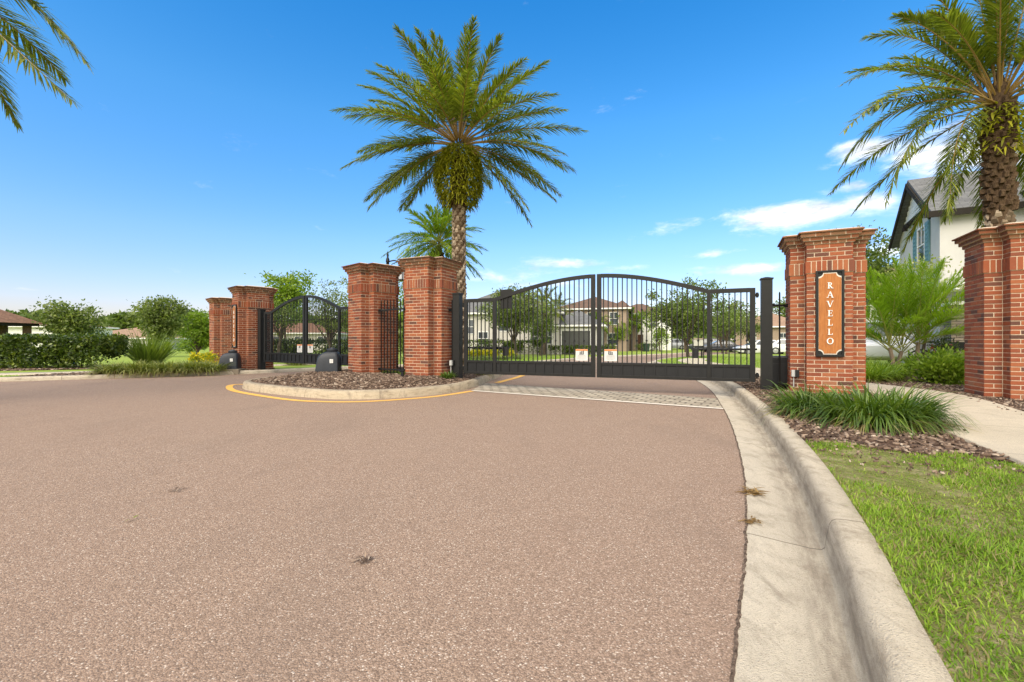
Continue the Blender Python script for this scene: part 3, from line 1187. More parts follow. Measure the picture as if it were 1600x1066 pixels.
def letter(ch, parent, z, h, y0):
    mb = MB()
    for k, poly in enumerate(LETTERS[ch]):
        e = .012 + .00025 * (k % 9)
        pts = [(a * h, y0 - e, z + b * h) for a, b in poly] + [(a * h, y0 + .001, z + b * h) for a, b in poly]
        n = len(poly)
        mb.add(pts, [tuple(range(n)), tuple(range(n, 2 * n))[::-1]] + [(i, n + i, n + (i + 1) % n, (i + 1) % n) for i in range(n)])
    return mb.build('letter', M['cleanwhite'], parent)


def name_board(loc, rz, lab, W=.385, H=1.40):
    """front looks along local -y; origin at the centre of the back"""
    r = thing('name_board', lab, 'sign', loc, rz, 'carved name boards')
    b = MB()
    b.box((0, -.012, 0), (W, .024, H))
    for sx in (-1, 1):
        b.box((sx * (W / 2 - .016), -.036, 0), (.032, .028, H))
    for sz in (-1, 1):
        b.box((0, -.0355, sz * (H / 2 - .016)), (W - .064, .027, .032))
    b.build('frame', M['black'], r, bevel=.004)

    def notched(w, h, rad, y):
        pts = []
        for cx, cz, a0 in ((w / 2, -h / 2, pi), (w / 2, h / 2, 1.5 * pi), (-w / 2, h / 2, 2 * pi), (-w / 2, -h / 2, 2.5 * pi)):
            for k in range(9):
                a = a0 - (pi / 2) * k / 8
                a = {pi: pi, 1.5 * pi: 1.5 * pi, 2 * pi: 0, 2.5 * pi: .5 * pi}[a0] - 0
                pass
        # walk anticlockwise, scooping a quarter circle out of every corner
        def arc(cx, cz, a0, a1):
            return [(cx + rad * cos(a0 + (a1 - a0) * k / 8), cz + rad * sin(a0 + (a1 - a0) * k / 8)) for k in range(9)]
        pts = arc(w / 2, -h / 2, pi, pi / 2) + arc(w / 2, h / 2, 1.5 * pi, pi) + arc(-w / 2, h / 2, 2 * pi, 1.5 * pi) + arc(-w / 2, -h / 2, pi / 2, 0)
        return pts
    e = MB()
    p0 = notched(W - .075, H - .075, .062, 0)
    e.xprism([(a, c) for a, c in p0], -.024, -.036, ax='y')
    e.build('edge_trim', M['white'], r)
    p1 = notched(W - .080, H - .105, .070, 0)
    w = MB()
    w.xprism([(a, c) for a, c in p1], -.035, -.041, ax='y')
    w.build('panel', M['wood'], r)
    zc = .455
    for ch in 'RAVELLO':
        letter(ch, r, zc - .05, .098, -.041)
        zc -= .150
    return r


def on_pillar(c, rz, side, z):
    """centre of a pillar arm face; side 0 = front (-y)"""
    a = rz + side * pi / 2
    return (c[0] + sin(a) * (PA + .007), c[1] - cos(a) * (PA + .007), z)


name_board(on_pillar(PILLARS[0][0], PILLARS[0][1], 0, 1.455), PILLARS[0][1], 'orange wooden name board lettered RAVELLO with white letters, on the near right pillar')
name_board(on_pillar(PILLARS[4][0], PILLARS[4][1], 0, 1.50), PILLARS[4][1], 'thin edge-on name board in a black frame on the distant left pillar')


# ------------------------------------------------------------------ gates
def arch_z(s, zs, zc):
    """s = 0 at the panel stile, 1 at the meeting stile"""
    return zs + (zc - zs) * sin(min(1, max(0, s)) * pi / 2) ** 1.0 * (1 - .12 * (1 - s) * s)


def gate_leaf(hinge, ang, Lf, lab, z0=.28, zs=1.96, zc=2.36, panel=.76, mirror=False, base=0.0, signx=.19, plate=None, arm=True, pw=.019):
    """local +x runs from the hinge to the meeting stile; visitors see the local -y side"""
    root = thing('gate_leaf', lab, 'gate', (hinge[0], hinge[1], base), ang, 'arched black gate leaves')
    fs = -1 if mirror else 1          # which side of the leaf faces the camera
    st = .085
    fr = MB()
    fr.box((st / 2, 0, (z0 + zs) / 2), (st, .056, zs - z0))
    fr.box((panel, 0, (z0 + zs) / 2 - .01), (.066, .054, zs - z0 - .02))
    fr.box((Lf - st / 2, 0, (z0 + zc) / 2), (st, .056, zc - z0))
    fr.box((Lf / 2, 0, z0 + .028), (Lf - 2 * st, .05, .056))
    fr.box((Lf / 2, 0, z0 + .28), (Lf - 2 * st, .05, .05))
    fr.build('frame', M['black'], root, bevel=.003)
    n = 22
    path = [(st, 0, zs - .036), (panel, 0, zs - .036)] + [(panel + (Lf - st - panel) * k / n, 0, arch_z(k / n, zs, zc) - .036) for k in range(1, n + 1)]
    tr = MB()
    tr.bar(path, .052, .076)
    tr.build('top_rail', M['black'], root)
    kp = MB()
    kp.box((Lf / 2, 0, z0 + .1555), (Lf - 2 * st, .012, .199))
    nx = int((Lf - 2 * st) / .205)
    for k in range(1, nx + 1):
        kp.box((st + (Lf - 2 * st) * k / (nx + 1), 0, z0 + .1555), (.03, .044, .1985))
    kp.build('kick_panel', M['blackb'], root)  # darker black than the frame, painting in the shade on the plate
    xs = [st + (panel - st) * (k + .5) / 7 for k in range(7)]
    m = 21
    xs += [panel + st / 2 + (Lf - st - panel - st / 2) * (k + .5) / m for k in range(m)]
    for k, x in enumerate(xs):
        ztop = zs - .07 if x < panel else arch_z((x - panel) / (Lf - st - panel), zs, zc) - .07
        p = MB()
        p.box((x, 0, (z0 + .305 + ztop) / 2), (pw, pw, ztop - z0 - .305))
        zk = 1.62 if k % 2 else 1.02
        p.lathe([(.008, -.022), (.018, -.014), (.021, 0), (.018, .014), (.008, .022)], 8, c=(x, 0, zk))
        p.build('picket', M['black'], root)
    for z in (z0 + .12, zs - .13):
        h = MB()
        h.box((-.03, 0, z), (.06, .012, .05))
        h.lathe([(.022, -.045), (.022, .045)], 10, c=(-.03, 0, z))
        h.build('hinge', M['black'], root, bevel=.002)
    # small notice fixed near the meeting stile
    yy = -.016 * fs
    xc = Lf - st - signx
    nb = MB()
    nb.box((xc, yy, z0 + .45), (.25, .006, .235))
    sg = nb.build('warning_notice', M['notice'], root)
    hd = MB()
    hd.box((xc, yy - .004 * fs, z0 + .549), (.246, .004, .03))
    hd.build('header', M['orange'], sg)
    ic = MB()
    fy = yy - .0045 * fs
    ic.box((xc - .03, fy, z0 + .490), (.022, .003, .05))
    ic.box((xc, fy, z0 + .497), (.022, .003, .064))
    ic.box((xc + .034, fy, z0 + .502), (.026, .003, .074))
    ic.box((xc - .004, fy, z0 + .462), (.09, .0032, .012))
    ic.build('figure', M['ink'], sg)
    tx = MB()
    for k, (w, h) in enumerate(((.16, .014), (.19, .006), (.17, .006), (.19, .006), (.12, .006))):
        tx.box((xc, fy, z0 + .437 - .019 * k), (w, .003, h))
    tx.build('small_print', M['paleink'], sg)
    if plate:
        b = MB()
        b.box((plate, .022 * fs, 1.93), (.285, .02, .42))
        b.build('back_plate', M['black'], root, bevel=.006)
    if arm:
        # ram of the opener on the inner side
        a = MB()
        y = .12 * fs
        a.tube([(-.05, y + .10 * fs, .86), (.45, y, .86)], .018, 8)
        a.tube([(.45, y, .86), (1.02, y * .6, .86)], .032, 10)
        a.box((1.04, y * .45, .86), (.05, .10, .05))
        a.box((1.0, y * .5, .78), (.10, .06, .18))
        a.build('opener_arm', M['blackb'], root)
    return root


def gate_post(x, y, base, rz, lab, h=2.1):
    r = thing('gate_post', lab, 'post', (x, y, base), rz, 'square black gate posts')
    b = MB()
    b.box((0, 0, h / 2 - .1), (.172, .172, h + .2))
    b.build('shaft', M['black'], r, bevel=.004)
    c = MB()
    c.box((0, 0, h + .0075), (.20, .20, .025))
    c.box((0, 0, h + .03), (.175, .175, .022), taper=.25)
    c.build('cap', M['black'], r, bevel=.002)
    p = MB()
    p.box((0, 0, .012), (.26, .26, .03))
    p.build('base_plate', M['black'], r)
    return r


def gate_pair(PL, PR, base, labs, split=.512, **kw):
    PL, PR = Vector(PL), Vector(PR)
    d = PR - PL
    L = d.length
    u = d / L
    a = atan2(u.y, u.x)
    g = .175
    l1 = L * split - g - .018
    l2 = L * (1 - split) - g - .018
    h1 = PL + u * g
    h2 = PR - u * g
    return a, (h1, a, l1), (h2, a + pi, l2)


pl_, pr_ = (-1.24, 10.38), (4.5, 8.05)
a, g1, g2 = gate_pair(pl_, pr_, 0, None)
gate_leaf(g1[0], g1[1], g1[2], 'left leaf of the wide black gate, with a dark square plate behind its bars', plate=1.02)
gate_leaf(g2[0], g2[1], g2[2], 'right leaf of the wide black gate, hinged beside the orange name board pillar', mirror=True)
gate_post(pl_[0], pl_[1], .05, a, 'square black gate post in front of the palm trunk', 2.03)
gate_post(pr_[0], pr_[1], .02, a, 'square black gate post beside the pillar with the orange board', 2.08)
pl2, pr2 = (-8.07, 14.67), (-4.08, 12.1)
a2, g3, g4 = gate_pair(pl2, pr2, .05, None, split=.50)
gate_leaf(g3[0], g3[1], g3[2], 'far leaf of the smaller left gate, hinged at the distant pillar', z0=.33, zs=1.93, zc=2.34, panel=.40, signx=.16, base=.02, arm=False, pw=.0135)
gate_leaf(g4[0], g4[1], g4[2], 'near leaf of the smaller left gate, behind the black housing on the island', z0=.33, zs=1.93, zc=2.34, panel=.62, mirror=True, signx=.16, base=.02, arm=False, pw=.0135)
gate_post(pl2[0], pl2[1], .02, a2, 'square black gate post beside the distant left pillar', 2.0)
gate_post(pr2[0], pr2[1], .12, a2, 'square black gate post behind the island pillar at the left gate', 1.9)


def picket_fence(p0, p1, base, lab, n, h=1.80, r0=.16, r1=1.58):
    p0, p1 = Vector(p0), Vector(p1)
    d = p1 - p0
    L = d.length
    r = thing('picket_fence', lab, 'fence', (p0.x, p0.y, base), atan2(d.y, d.x), 'short picket fences beside pillars')
    for z in (r0, r1):
        b = MB()
        b.box((L / 2, 0, z), (L, .036, .036))
        for x in (.01, L - .01):
            b.box((x, 0, z), (.05, .07, .055))
        b.build('rail', M['black'], r)
    for k in range(n):
        x = L * (k + .5) / n
        b = MB()
        b.box((x, 0, h / 2 + .02), (.019, .019, h - .04))
        b.box((x, 0, h + .012), (.019, .019, .024), taper=.3)
        b.build('picket', M['black'], r)
    return r


uC = Vector((cos(radians(42)), -sin(radians(42))))
pa = Vector((-3.524, 11.6)) + Vector((.593, -.118)) * .88 + Vector((.02, .03))
picket_fence((-3.22, 11.08), (-2.46, 10.50), .18, 'picket fence closing the gap between the two island pillars', 8)
q1 = Vector((-1.92, 10.7)) + Vector((.906, -.423)) * .53
picket_fence((q1.x, q1.y), (pl_[0] - .07, pl_[1] + .03), .14, 'single-picket fence strip between island pillar and gate post', 1)
q2 = Vector((5.38, 7.87)) - Vector((.906, -.423)) * .53
picket_fence((pr_[0] + .075, pr_[1] - .03), (q2.x, q2.y), .06, 'single-picket fence strip left of the orange board pillar', 1)


# ------------------------------------------------------------------ gate operators and small boxes
def rrect(w, d, r, n=5, cx=0, cy=0):
    pts = []
    for sx, sy, a0 in ((1, -1, -pi / 2), (1, 1, 0), (-1, 1, pi / 2), (-1, -1, pi)):
        for k in range(n):
            a = a0 + (pi / 2) * k / (n - 1)
            pts.append((cx + sx * (w / 2 - r) + r * cos(a), cy + sy * (d / 2 - r) + r * sin(a)))
    return pts


def loft(mb, rings):
    n = len(rings[0][0])
    pts, fs = [], []
    for poly, z in rings:
        pts += [(x, y, z) for x, y in poly]
    for i in range(len(rings) - 1):
        for k in range(n):
            k2 = (k + 1) % n
            fs.append((i * n + k, i * n + k2, (i + 1) * n + k2, (i + 1) * n + k))
    fs += [tuple(range(n))[::-1], tuple(range((len(rings) - 1) * n, len(rings) * n))]
    return mb.add(pts, fs)


def operator_cover(loc, rz, s, lab, pad_lab):
    pd = MB()
    pd.box((0, 0, -.05), (.74 * s, .62 * s, .16))
    p = pd.build('concrete_pad', M['walk'], None, loc=(loc[0], loc[1], loc[2] - .01), rotz=rz, bevel=.01)
    tag(p, pad_lab, 'pad', 'concrete pads')
    r = thing('operator_cover', lab, 'housing', (loc[0], loc[1], loc[2] + .02), rz, 'black gate opener housings')
    b = MB()
    loft(b, [(rrect(.58 * s, .46 * s, .04 * s), 0), (rrect(.57 * s, .45 * s, .04 * s), .10 * s), (rrect(.53 * s, .41 * s, .05 * s, cx=.018 * s), .36 * s),
             (rrect(.50 * s, .385 * s, .07 * s, cx=.025 * s), .43 * s), (rrect(.44 * s, .35 * s, .08 * s, cx=.045 * s), .485 * s),
             (rrect(.34 * s, .30 * s, .09 * s, cx=.075 * s), .525 * s), (rrect(.26 * s, .25 * s, .09 * s, cx=.09 * s), .54 * s)])
    body = b.build('body', M['bin'], r, smooth=True)
    k = MB()
    k.lathe([(.125 * s, .535 * s), (.135 * s, .55 * s), (.135 * s, .60 * s), (.12 * s, .618 * s), (.06 * s, .624 * s), (.045 * s, .65 * s)], 20, c=(.09 * s, 0, 0))
    k.build('cap', M['bin'], r, smooth=True)
    st = MB()
    st.box((.12 * s, -.218 * s, .30 * s), (.085 * s, .012, .10 * s))
    lb = st.build('sticker', M['cleanwhite'], r)
    pr = MB()
    for q, w in ((.33, .05), (.31, .06), (.29, .055), (.27, .03)):
        pr.box((.12 * s, -.218 * s - .0068, q * s), (w * s, .002, .008 * s))
    pr.build('print', M['paleink'], lb)
    ri = MB()
    ri.tube([(.03 * s, -.232 * s, .02 * s), (.16 * s, -.212 * s, .17 * s), (.24 * s, -.205 * s, .19 * s)], .008 * s, 6)
    for zz in (.12, .30):
        ri.lathe([(.012 * s, -.01 * s), (.012 * s, .01 * s)], 8, c=(.26 * s, -.20 * s, zz * s))
    ri.build('ridge', M['bin'], r)
    return r


operator_cover((-4.68, 11.62, .20), radians(8), .97, 'charcoal plastic gate housing with white sticker, on the island bed', 'concrete pad under the island gate housing')
operator_cover((-8.75, 14.12, .14), radians(12), .92, 'charcoal plastic gate housing beside the distant left pillar', 'concrete pad under the far left gate housing')


def opener_box(x, y, base, rz, lab, w=.34, d=.26, h=.62):
    r = thing('opener_box', lab, 'box', (x, y, base), rz, 'black opener boxes behind gate posts')
    b = MB()
    b.box((0, 0, h / 2), (w, d, h))
    b.build('body', M['blackb'], r, bevel=.015)
    l = MB()
    l.box((0, 0, h + .02), (w + .03, d + .03, .04), taper=.9)
    l.build('lid', M['blackb'], r, bevel=.008)
    c = MB()
    c.box((0, -d / 2 - .006, h * .55), (w * .7, .012, h * .6))
    c.build('door', M['blackb'], r, bevel=.004)
    return r


opener_box(4.83, 8.30, .08, a, 'black opener box between gate post and orange board pillar')
opener_box(-1.42, 10.78, .17, a, 'black opener box in front of the palm trunk')


def photo_eye(loc, rz, lab):
    r = thing('photo_sensor', lab, 'sensor', loc, rz, 'small gate sensors on pillars')
    b = MB()
    b.box((0, -.03, 0), (.07, .06, .115))
    b.build('housing', M['grey'], r, bevel=.006)
    l = MB()
    l.box((.045, -.045, 0), (.06, .075, .125))
    l.build('hood', M['blackb'], r, bevel=.006)
    c = MB()
    c.tube([(0, -.02, -.06), (0, -.02, -.24)], .009, 8)
    c.build('conduit', M['grey'], r)
    return r


photo_eye((5.38 - .471 - .131 + .04, 7.87 + .22 - .281 - .02, .46), -radians(25), 'small grey sensor low on the pillar with the orange board')
photo_eye((-1.92 + .471 + .05, 10.7 - .22 - .19, .52), radians(65), 'small grey sensor low on the island pillar by the gate')

st = thing('ground_stake', 'short dark stake in the island mulch in front of the pillars', 'stake', (-2.37, 9.85, .2))
b = MB()
b.lathe([(.035, -.1), (.035, .14), (.03, .155)], 10)
b.build('stem', M['blackb'], st)
b = MB()
b.lathe([(.045, .155), (.048, .175), (.02, .19)], 10)
b.build('cap', M['blackb'], st)

# ------------------------------------------------------------------ palms
def quad_path(p0, p1, p2, s):
    s = np.asarray(s)[:, None]
    return p0 * (1 - s) ** 2 + 2 * p1 * s * (1 - s) + p2 * s ** 2


def frond_geo(p0, p1, p2, nleaf, leafL, W=.03, vee=.45, droop=.22, start=.16, twist=0.0):
    """leaflet arrays and the rachis path of one feather frond"""
    p0, p1, p2 = (np.asarray(p, float) for p in (p0, p1, p2))
    s = np.linspace(start, .995, nleaf)
    P = quad_path(p0, p1, p2, s)
    Tn = unit(2 * (1 - s)[:, None] * (p1 - p0) + 2 * s[:, None] * (p2 - p1))
    up = np.array([0, 0, 1.0])
    side = np.cross(Tn, up)
    ln = np.linalg.norm(side, axis=1, keepdims=True)
    h = (p2 - p0) * np.array([1, 1, 0])
    alt = np.array([-h[1], h[0], 0]) if np.linalg.norm(h) > 1e-3 else np.array([1, 0, 0])
    side = np.where(ln > .15, side, alt)
    side = unit(side)
    if twist:
        nn = np.cross(side, Tn)
        side = unit(side * cos(twist) + nn * sin(twist))
    N = unit(np.cross(side, Tn))
    phi = radians(62) * (1 - s) + radians(22) * s
    prof = np.sin(pi * np.clip(.16 + .80 * s, 0, 1)) ** .7
    Ls = leafL * np.clip(prof, .30, 1)
    out = []
    for sg in (-1, 1):
        jit = rng.normal(size=(nleaf, 3)) * .11
        v = vee + rng.normal(size=nleaf) * .22
        D = Tn * np.cos(phi)[:, None] + (side * sg * np.cos(v)[:, None] + N * np.sin(v)[:, None]) * np.sin(phi)[:, None] + jit
        out.append((P, D, Ls * rng.uniform(.85, 1.12, nleaf), W * (.75 + .4 * prof), droop + rng.uniform(-.05, .12, nleaf)))
    path = quad_path(p0, p1, p2, np.linspace(0, .97, 9))
    return out, path


def palm_crown(fr_list, leaf_mat, rach_mat, parent, nleaf=60, leafL=.5, W=.03, r0=.03, name='crown', rname='frond_stalk', vee=.45, droop=.22, start=.16, seg=2):
    P, D, L, Wd, G = [], [], [], [], []
    mb = MB()
    for fr in fr_list:
        p0, p1, p2 = fr[:3]
        tw = fr[3] if len(fr) > 3 else 0
        out, path = frond_geo(p0, p1, p2, nleaf, leafL, W, vee, droop, start, tw)
        for a in out:
            P.append(a[0]); D.append(a[1]); L.append(a[2]); Wd.append(a[3]); G.append(a[4])
        mb.tube(path, [r0 * (1 - .85 * k / 8) for k in range(9)], 5)
    v, f = blades(np.concatenate(P), np.concatenate(D), np.concatenate(L), np.concatenate(Wd), np.concatenate(G), seg, tip=.15)
    npmesh(name, v, [f], leaf_mat, parent)
    mb.build(rname, rach_mat, parent)


def crown_fronds(c, n, L, el_hi=88, el_lo=-38, r=.16, ok=None, droopk=1.0, seed=1, stretch=1.0):
    rs = np.random.default_rng(seed)
    out = []
    for k in range(n):
        t = (k + .5) / n
        el = radians(el_hi + (el_lo - el_hi) * t ** .85 + rs.uniform(-5, 5))
        az = k * 2.39996 + rs.uniform(-.25, .25)
        l = L * (rs.uniform(.86, 1.06)) * (.80 + .28 * sin(pi * min(1, t * 1.15)))
        d = np.array([cos(az) * cos(el), sin(az) * cos(el), sin(el)])
        p0 = np.array(c) + np.array([cos(az) * r * min(1, .25 + t), sin(az) * r * min(1, .25 + t), .32 * (1 - t) - .08])
        dr = droopk * (.10 + .26 * cos(el)) * rs.uniform(.7, 1.35)
        tip = p0 + d * l + np.array([0, 0, -dr * l])
        mid = p0 + d * l * .52 + np.array([0, 0, .03 * l * cos(el)])
        if ok is None or ok(az, el, tip):
            out.append((p0, mid, tip, rs.uniform(-.5, .5)))
    return out


def booted_trunk(parent, H, r0, r1, boot=.14, rough_from=None, nper=11, pitch=.085, flare=.0, name='trunk'):
    """date palm trunk: fibre core wrapped in a spiral of cut leaf bases"""
    core = MB()
    N = 18
    prof = []
    rad = lambda z: r0 + (r1 - r0) * (z / H) + flare * math.exp(-z / .25)
    for k in range(N + 1):
        z = -.15 + (H + .15) * k / N
        prof.append((rad(max(0, z)) * .9, z))
    core.lathe(prof, 16)
    t = core.build(name, M['fibre'], parent, smooth=True)
    b = MB()
    k = 0
    n = int(H / pitch * nper * .5)
    for k in range(n):
        z = H * k / n
        a = k * 2 * pi / (nper + .38) * 2.0 + random.uniform(-.09, .09)
        z += random.uniform(-.012, .012)
        R = rad(z)
        up = rough_from is not None and z > rough_from
        w = 2 * pi * R / nper * (1.02 if not up else .9)
        hh = pitch * (1.55 if not up else 1.9) * random.uniform(.8, 1.15)
        out = (.05 if not up else .085) * random.uniform(.6, 1.3)
        m = Matrix.Rotation(a, 4, 'Z') @ Matrix.Translation((R * .88, 0, z)) @ Matrix.Rotation(-.35 if not up else .42, 4, 'Y')
        pts = [(-.01, -w / 2, -hh * .45), (-.01, w / 2, -hh * .45), (-.01, w * .34, hh * .55), (-.01, -w * .34, hh * .55),
               (out, -w * .36, -hh * .05), (out, w * .36, -hh * .05), (out * .8, w * .26, hh * .5), (out * .8, -w * .26, hh * .5)]
        pts = [tuple(m @ Vector(p)) for p in pts]
        b.add(pts, [(0, 3, 2, 1), (4, 5, 6, 7), (0, 1, 5, 4), (1, 2, 6, 5), (2, 3, 7, 6), (3, 0, 4, 7)], 1 if (up and random.random() < .95) else 0)
    b.build('leaf_bases', [M['boot'], M['fibre']], t)
    hb = MB()
    hb.lathe([(rad(H) * .8, H - .1), (rad(H) * .85, H + .1), (rad(H) * .6, H + .32), (rad(H) * .3, H + .5), (.03, H + .62)], 12)
    hb.build('heart', M['fibre'], parent, smooth=True)
    return t


def fern_skirt(parent, z0, z1, rmax, n, L=(.16, .38), name='fern_skirt', mt='fern', low=0.35, tubeR=.2):
    t = rng.random(n) ** .85
    z = z0 + (z1 - z0) * t
    R = tubeR + (rmax - tubeR) * np.sin(pi * np.clip(low * .5 + t * .72, 0, 1))
    a = rng.uniform(0, 2 * pi, n)
    rr = R * rng.uniform(.72, 1.0, n)
    P = np.stack([rr * np.cos(a), rr * np.sin(a), z], 1)
    D = np.stack([np.cos(a + rng.normal(size=n) * .9), np.sin(a + rng.normal(size=n) * .9), rng.uniform(-.75, .9, n)], 1)
    v, f = blades(P, D, rng.uniform(*L, n), rng.uniform(.026, .055, n), rng.uniform(.3, .9, n), 2, tip=.25)
    npmesh(name, v, [f], M[mt], parent)


# the tall palm on the island
pt = thing('date_palm', 'tall date palm on the island with a thick fern skirt under its crown', 'palm tree', (-1.55, 13.3, .18), 0, 'date palms')
booted_trunk(pt, 5.9, .20, .185, rough_from=4.75)
palm_crown(crown_fronds((0, 0, 6.55), 82, 3.35, 89, -30, .20, seed=3, droopk=.75, ok=lambda az, el, tip: not (el < radians(4) and abs(cos(az)) < .70)), M['date_leaf'], M['rachis'], pt, 88, .52, .030, .024, vee=.34, start=.20)
fern_skirt(pt, 4.80, 6.45, .70, 5200, L=(.09, .21), low=.28)
v_, f_ = [], []

# smaller palm behind
pt = thing('date_palm', 'smaller bright date palm showing above the island pillar', 'palm tree', (-3.85, 24.0, .0), 0, 'date palms')
booted_trunk(pt, 5.7, .21, .20, rough_from=4.6)
palm_crown(crown_fronds((0, 0, 6.15), 64, 2.6, 88, -40, .18, seed=8), M['palm_light'], M['green_rachis'], pt, 60, .48, .040, .024)

# palm behind the right pillars
pt = thing('date_palm', 'date palm behind the right pillars, its crown cut by the frame', 'palm tree', (9.42, 8.8, .12), 0, 'date palms')
booted_trunk(pt, 5.5, .175, .195, rough_from=3.35)
rp = crown_fronds((0, 0, 5.45), 78, 3.1, 88, -42, .20, seed=21, ok=lambda az, el, tip: not (el < radians(35) and cos(az) < -.35) and not (el < radians(12) and sin(az) < .25))
for (x, z), (mx, mz), dy, tw in (((1316, 132), (1440, 60), -.3, .3), ((1314, 262), (1400, 120), .5, -.2), ((1318, 205), (1420, 95), -.9, .2), ((1383, 318), (1440, 130), -.5, .1),
                             ((1412, 30), (1480, 20), .3, 0), ((1436, -30), (1500, 10), -.3, .3), ((1484, 342), (1484, 150), -.5, .6),
                             ((1350, 60), (1470, 30), .9, -.3)):
    Yt = 8.8 + dy * 1.3
    tip = np.array(at(x, z, Yt)) - np.array([9.42, 8.8, .12])
    mid = np.array(at(mx, mz, 8.8 + dy * .6)) - np.array([9.42, 8.8, .12])
    rp.append((np.array([-.15, dy * .1, 5.45]), mid, tip, tw))
palm_crown(rp, M['date_leaf'], M['rachis'], pt, 84, .44, .028, .020, vee=.36, start=.18)
fern_skirt(pt, 4.5, 5.4, .36, 420, (.08, .22), low=.5, tubeR=.25)

# palm whose fronds hang in from the left
pc = np.array([-9.8, 7.0, 0.0])
dm = MB()
dm.lathe([(.8, -.02), (.8, .03), (.65, .07), (.3, .10)], 28)
dmo = dm.build('mulch_bed', M['soil'], None, loc=(-9.8, 7.0, 0))
tag(dmo, kind='structure')
pt = thing('date_palm', 'date palm whose two frond tips hang in at the top left corner', 'palm tree', (-9.8, 7.0, .05), 0, 'date palms')
booted_trunk(pt, 6.6, .22, .21, rough_from=5.4)
lf = crown_fronds((0, 0, 7.0), 64, 3.1, 88, -35, .2, seed=31, ok=lambda az, el, tip: cos(az) < -.05 or el > radians(72))
for pA, pM, pT, yy, tw in (((-195, -126), (0, -85), (134, 97), 7.0, .35), ((-195, -110), (-82, -24), (116, 161), 6.7, -.25)):
    lf.append(tuple(np.array(at(q[0], q[1], yy)) - np.array([-9.8, 7.0, .05]) for q in (pA, pM, pT)) + (tw,))
palm_crown(lf, M['date_leaf'], M['rachis'], pt, 110, .60, .030, .024, vee=.22, start=.15)


def clump_palm(loc, lab, stems, L, n, mt, leafL=.34, group=None, name='feather_palm', nleaf=44, W=.02):
    r = thing(name, lab, 'palm', loc, 0, group)
    allf = []
    for sx, sy, h, lean, k in stems:
        b = MB()
        top = np.array([sx + lean, sy, h])
        b.tube([(sx, sy, -.1), (sx + lean * .3, sy, h * .5), tuple(top)], [.06, .05, .045], 8)
        b.build('trunk', M['boot'], r)
        allf += crown_fronds(top, n, L, 88, 30, .06, seed=k, droopk=1.0)
    palm_crown(allf, mt, M['green_rachis'], r, nleaf, leafL, W, .013, start=.22)
    return r


clump_palm((11.0, 12.7, .13), 'bright green feathery palm clump growing between the right pillars', [(-.42, -.1, .70, -.12, 41), (.28, 0, .85, .06, 42), (.05, .35, .6, .12, 43)], 2.75, 20, M['palm_lime'], .50, nleaf=66, W=.019)


# ------------------------------------------------------------------ broadleaf trees and shrubs
def crown_points(K, R, seed, hollow=.35, flat=.0, blobs=5, irregular=.35):
    rs = np.random.default_rng(seed)
    R = np.array(R)
    bl = []
    for k in range(blobs):
        d = unit(rs.normal(size=3))
        bl.append((d * R * rs.uniform(.25, .62), rs.uniform(.42, .70)))
    bl.append((np.zeros(3), .62))
    pts = []
    while len(pts) < K:
        c, s = bl[rs.integers(len(bl))]
        p = unit(rs.normal(size=3)) * (hollow + (1 - hollow) * rs.random() ** .5) * s * R + c
        p = p + rs.normal(size=3) * irregular * .12 * R
        if p[2] > -R[2] * .95:
            pts.append(p)
    return np.array(pts)


def tree(name, lab, x, y, base, H, R, trunk_h, mt, K=90, M_=26, leaf=.16, seed=1, group=None, cat='tree', tr=.09, clump=.30, squash=.65, bark='bark', spikes=0, limbs=12):
    base += tz(y)
    r = thing(name, lab, cat, (x, y, base), 0, group)
    rz = (H - trunk_h) / 2
    c = np.array([0, 0, trunk_h + rz])
    pts = crown_points(K, (R, R, rz), seed) + c
    rs = np.random.default_rng(seed + 99)
    if spikes:
        sp = unit(rs.normal(size=(spikes, 3)) * np.array([1, 1, .6]) + np.array([0, 0, .8]))
        pts = np.concatenate([pts, c + sp * np.array([R, R, rz]) * rs.uniform(.9, 1.12, (spikes, 1))])
    n = len(pts) * M_
    idx = np.repeat(np.arange(len(pts)), M_)
    sc = clump * rs.uniform(.55, 1.2, len(pts))[idx][:, None]
    off = rs.normal(size=(n, 3)) * np.array([1, 1, squash]) * sc * .62
    P = pts[idx] + off
    D = unit(unit(P - c) * .5 + rs.normal(size=(n, 3)) * .75 + np.array([0, 0, -.12]))
    v, f = leaves(P, D, leaf * rs.uniform(.65, 1.25, n), leaf * .52 * rs.uniform(.7, 1.2, n))
    b = MB()
    lean = rs.uniform(-.08, .08, 2)
    top = np.array([lean[0] * H, lean[1] * H, trunk_h + rz * .7])
    b.tube([(0, 0, -.15), (0, 0, .02), (lean[0] * H * .3, lean[1] * H * .3, trunk_h * .6), tuple(np.array([lean[0] * H * .6, lean[1] * H * .6, trunk_h])), tuple(top)],
           [tr * 1.5, tr * 1.2, tr, tr * .85, tr * .35], 9)
    for k in rs.choice(len(pts), min(limbs, len(pts)), replace=False):
        q = pts[k]
        s0 = np.array([lean[0] * H * .6, lean[1] * H * .6, trunk_h * rs.uniform(.75, 1.05)])
        mid = (s0 + q) / 2 + np.array([0, 0, .12 * rz])
        b.tube([tuple(s0), tuple(mid), tuple(q)], [tr * .5, tr * .32, tr * .1], 6)
    b.build('trunk', M[bark], r, smooth=True)
    npmesh('crown', v, [f], M[mt], r)
    return r


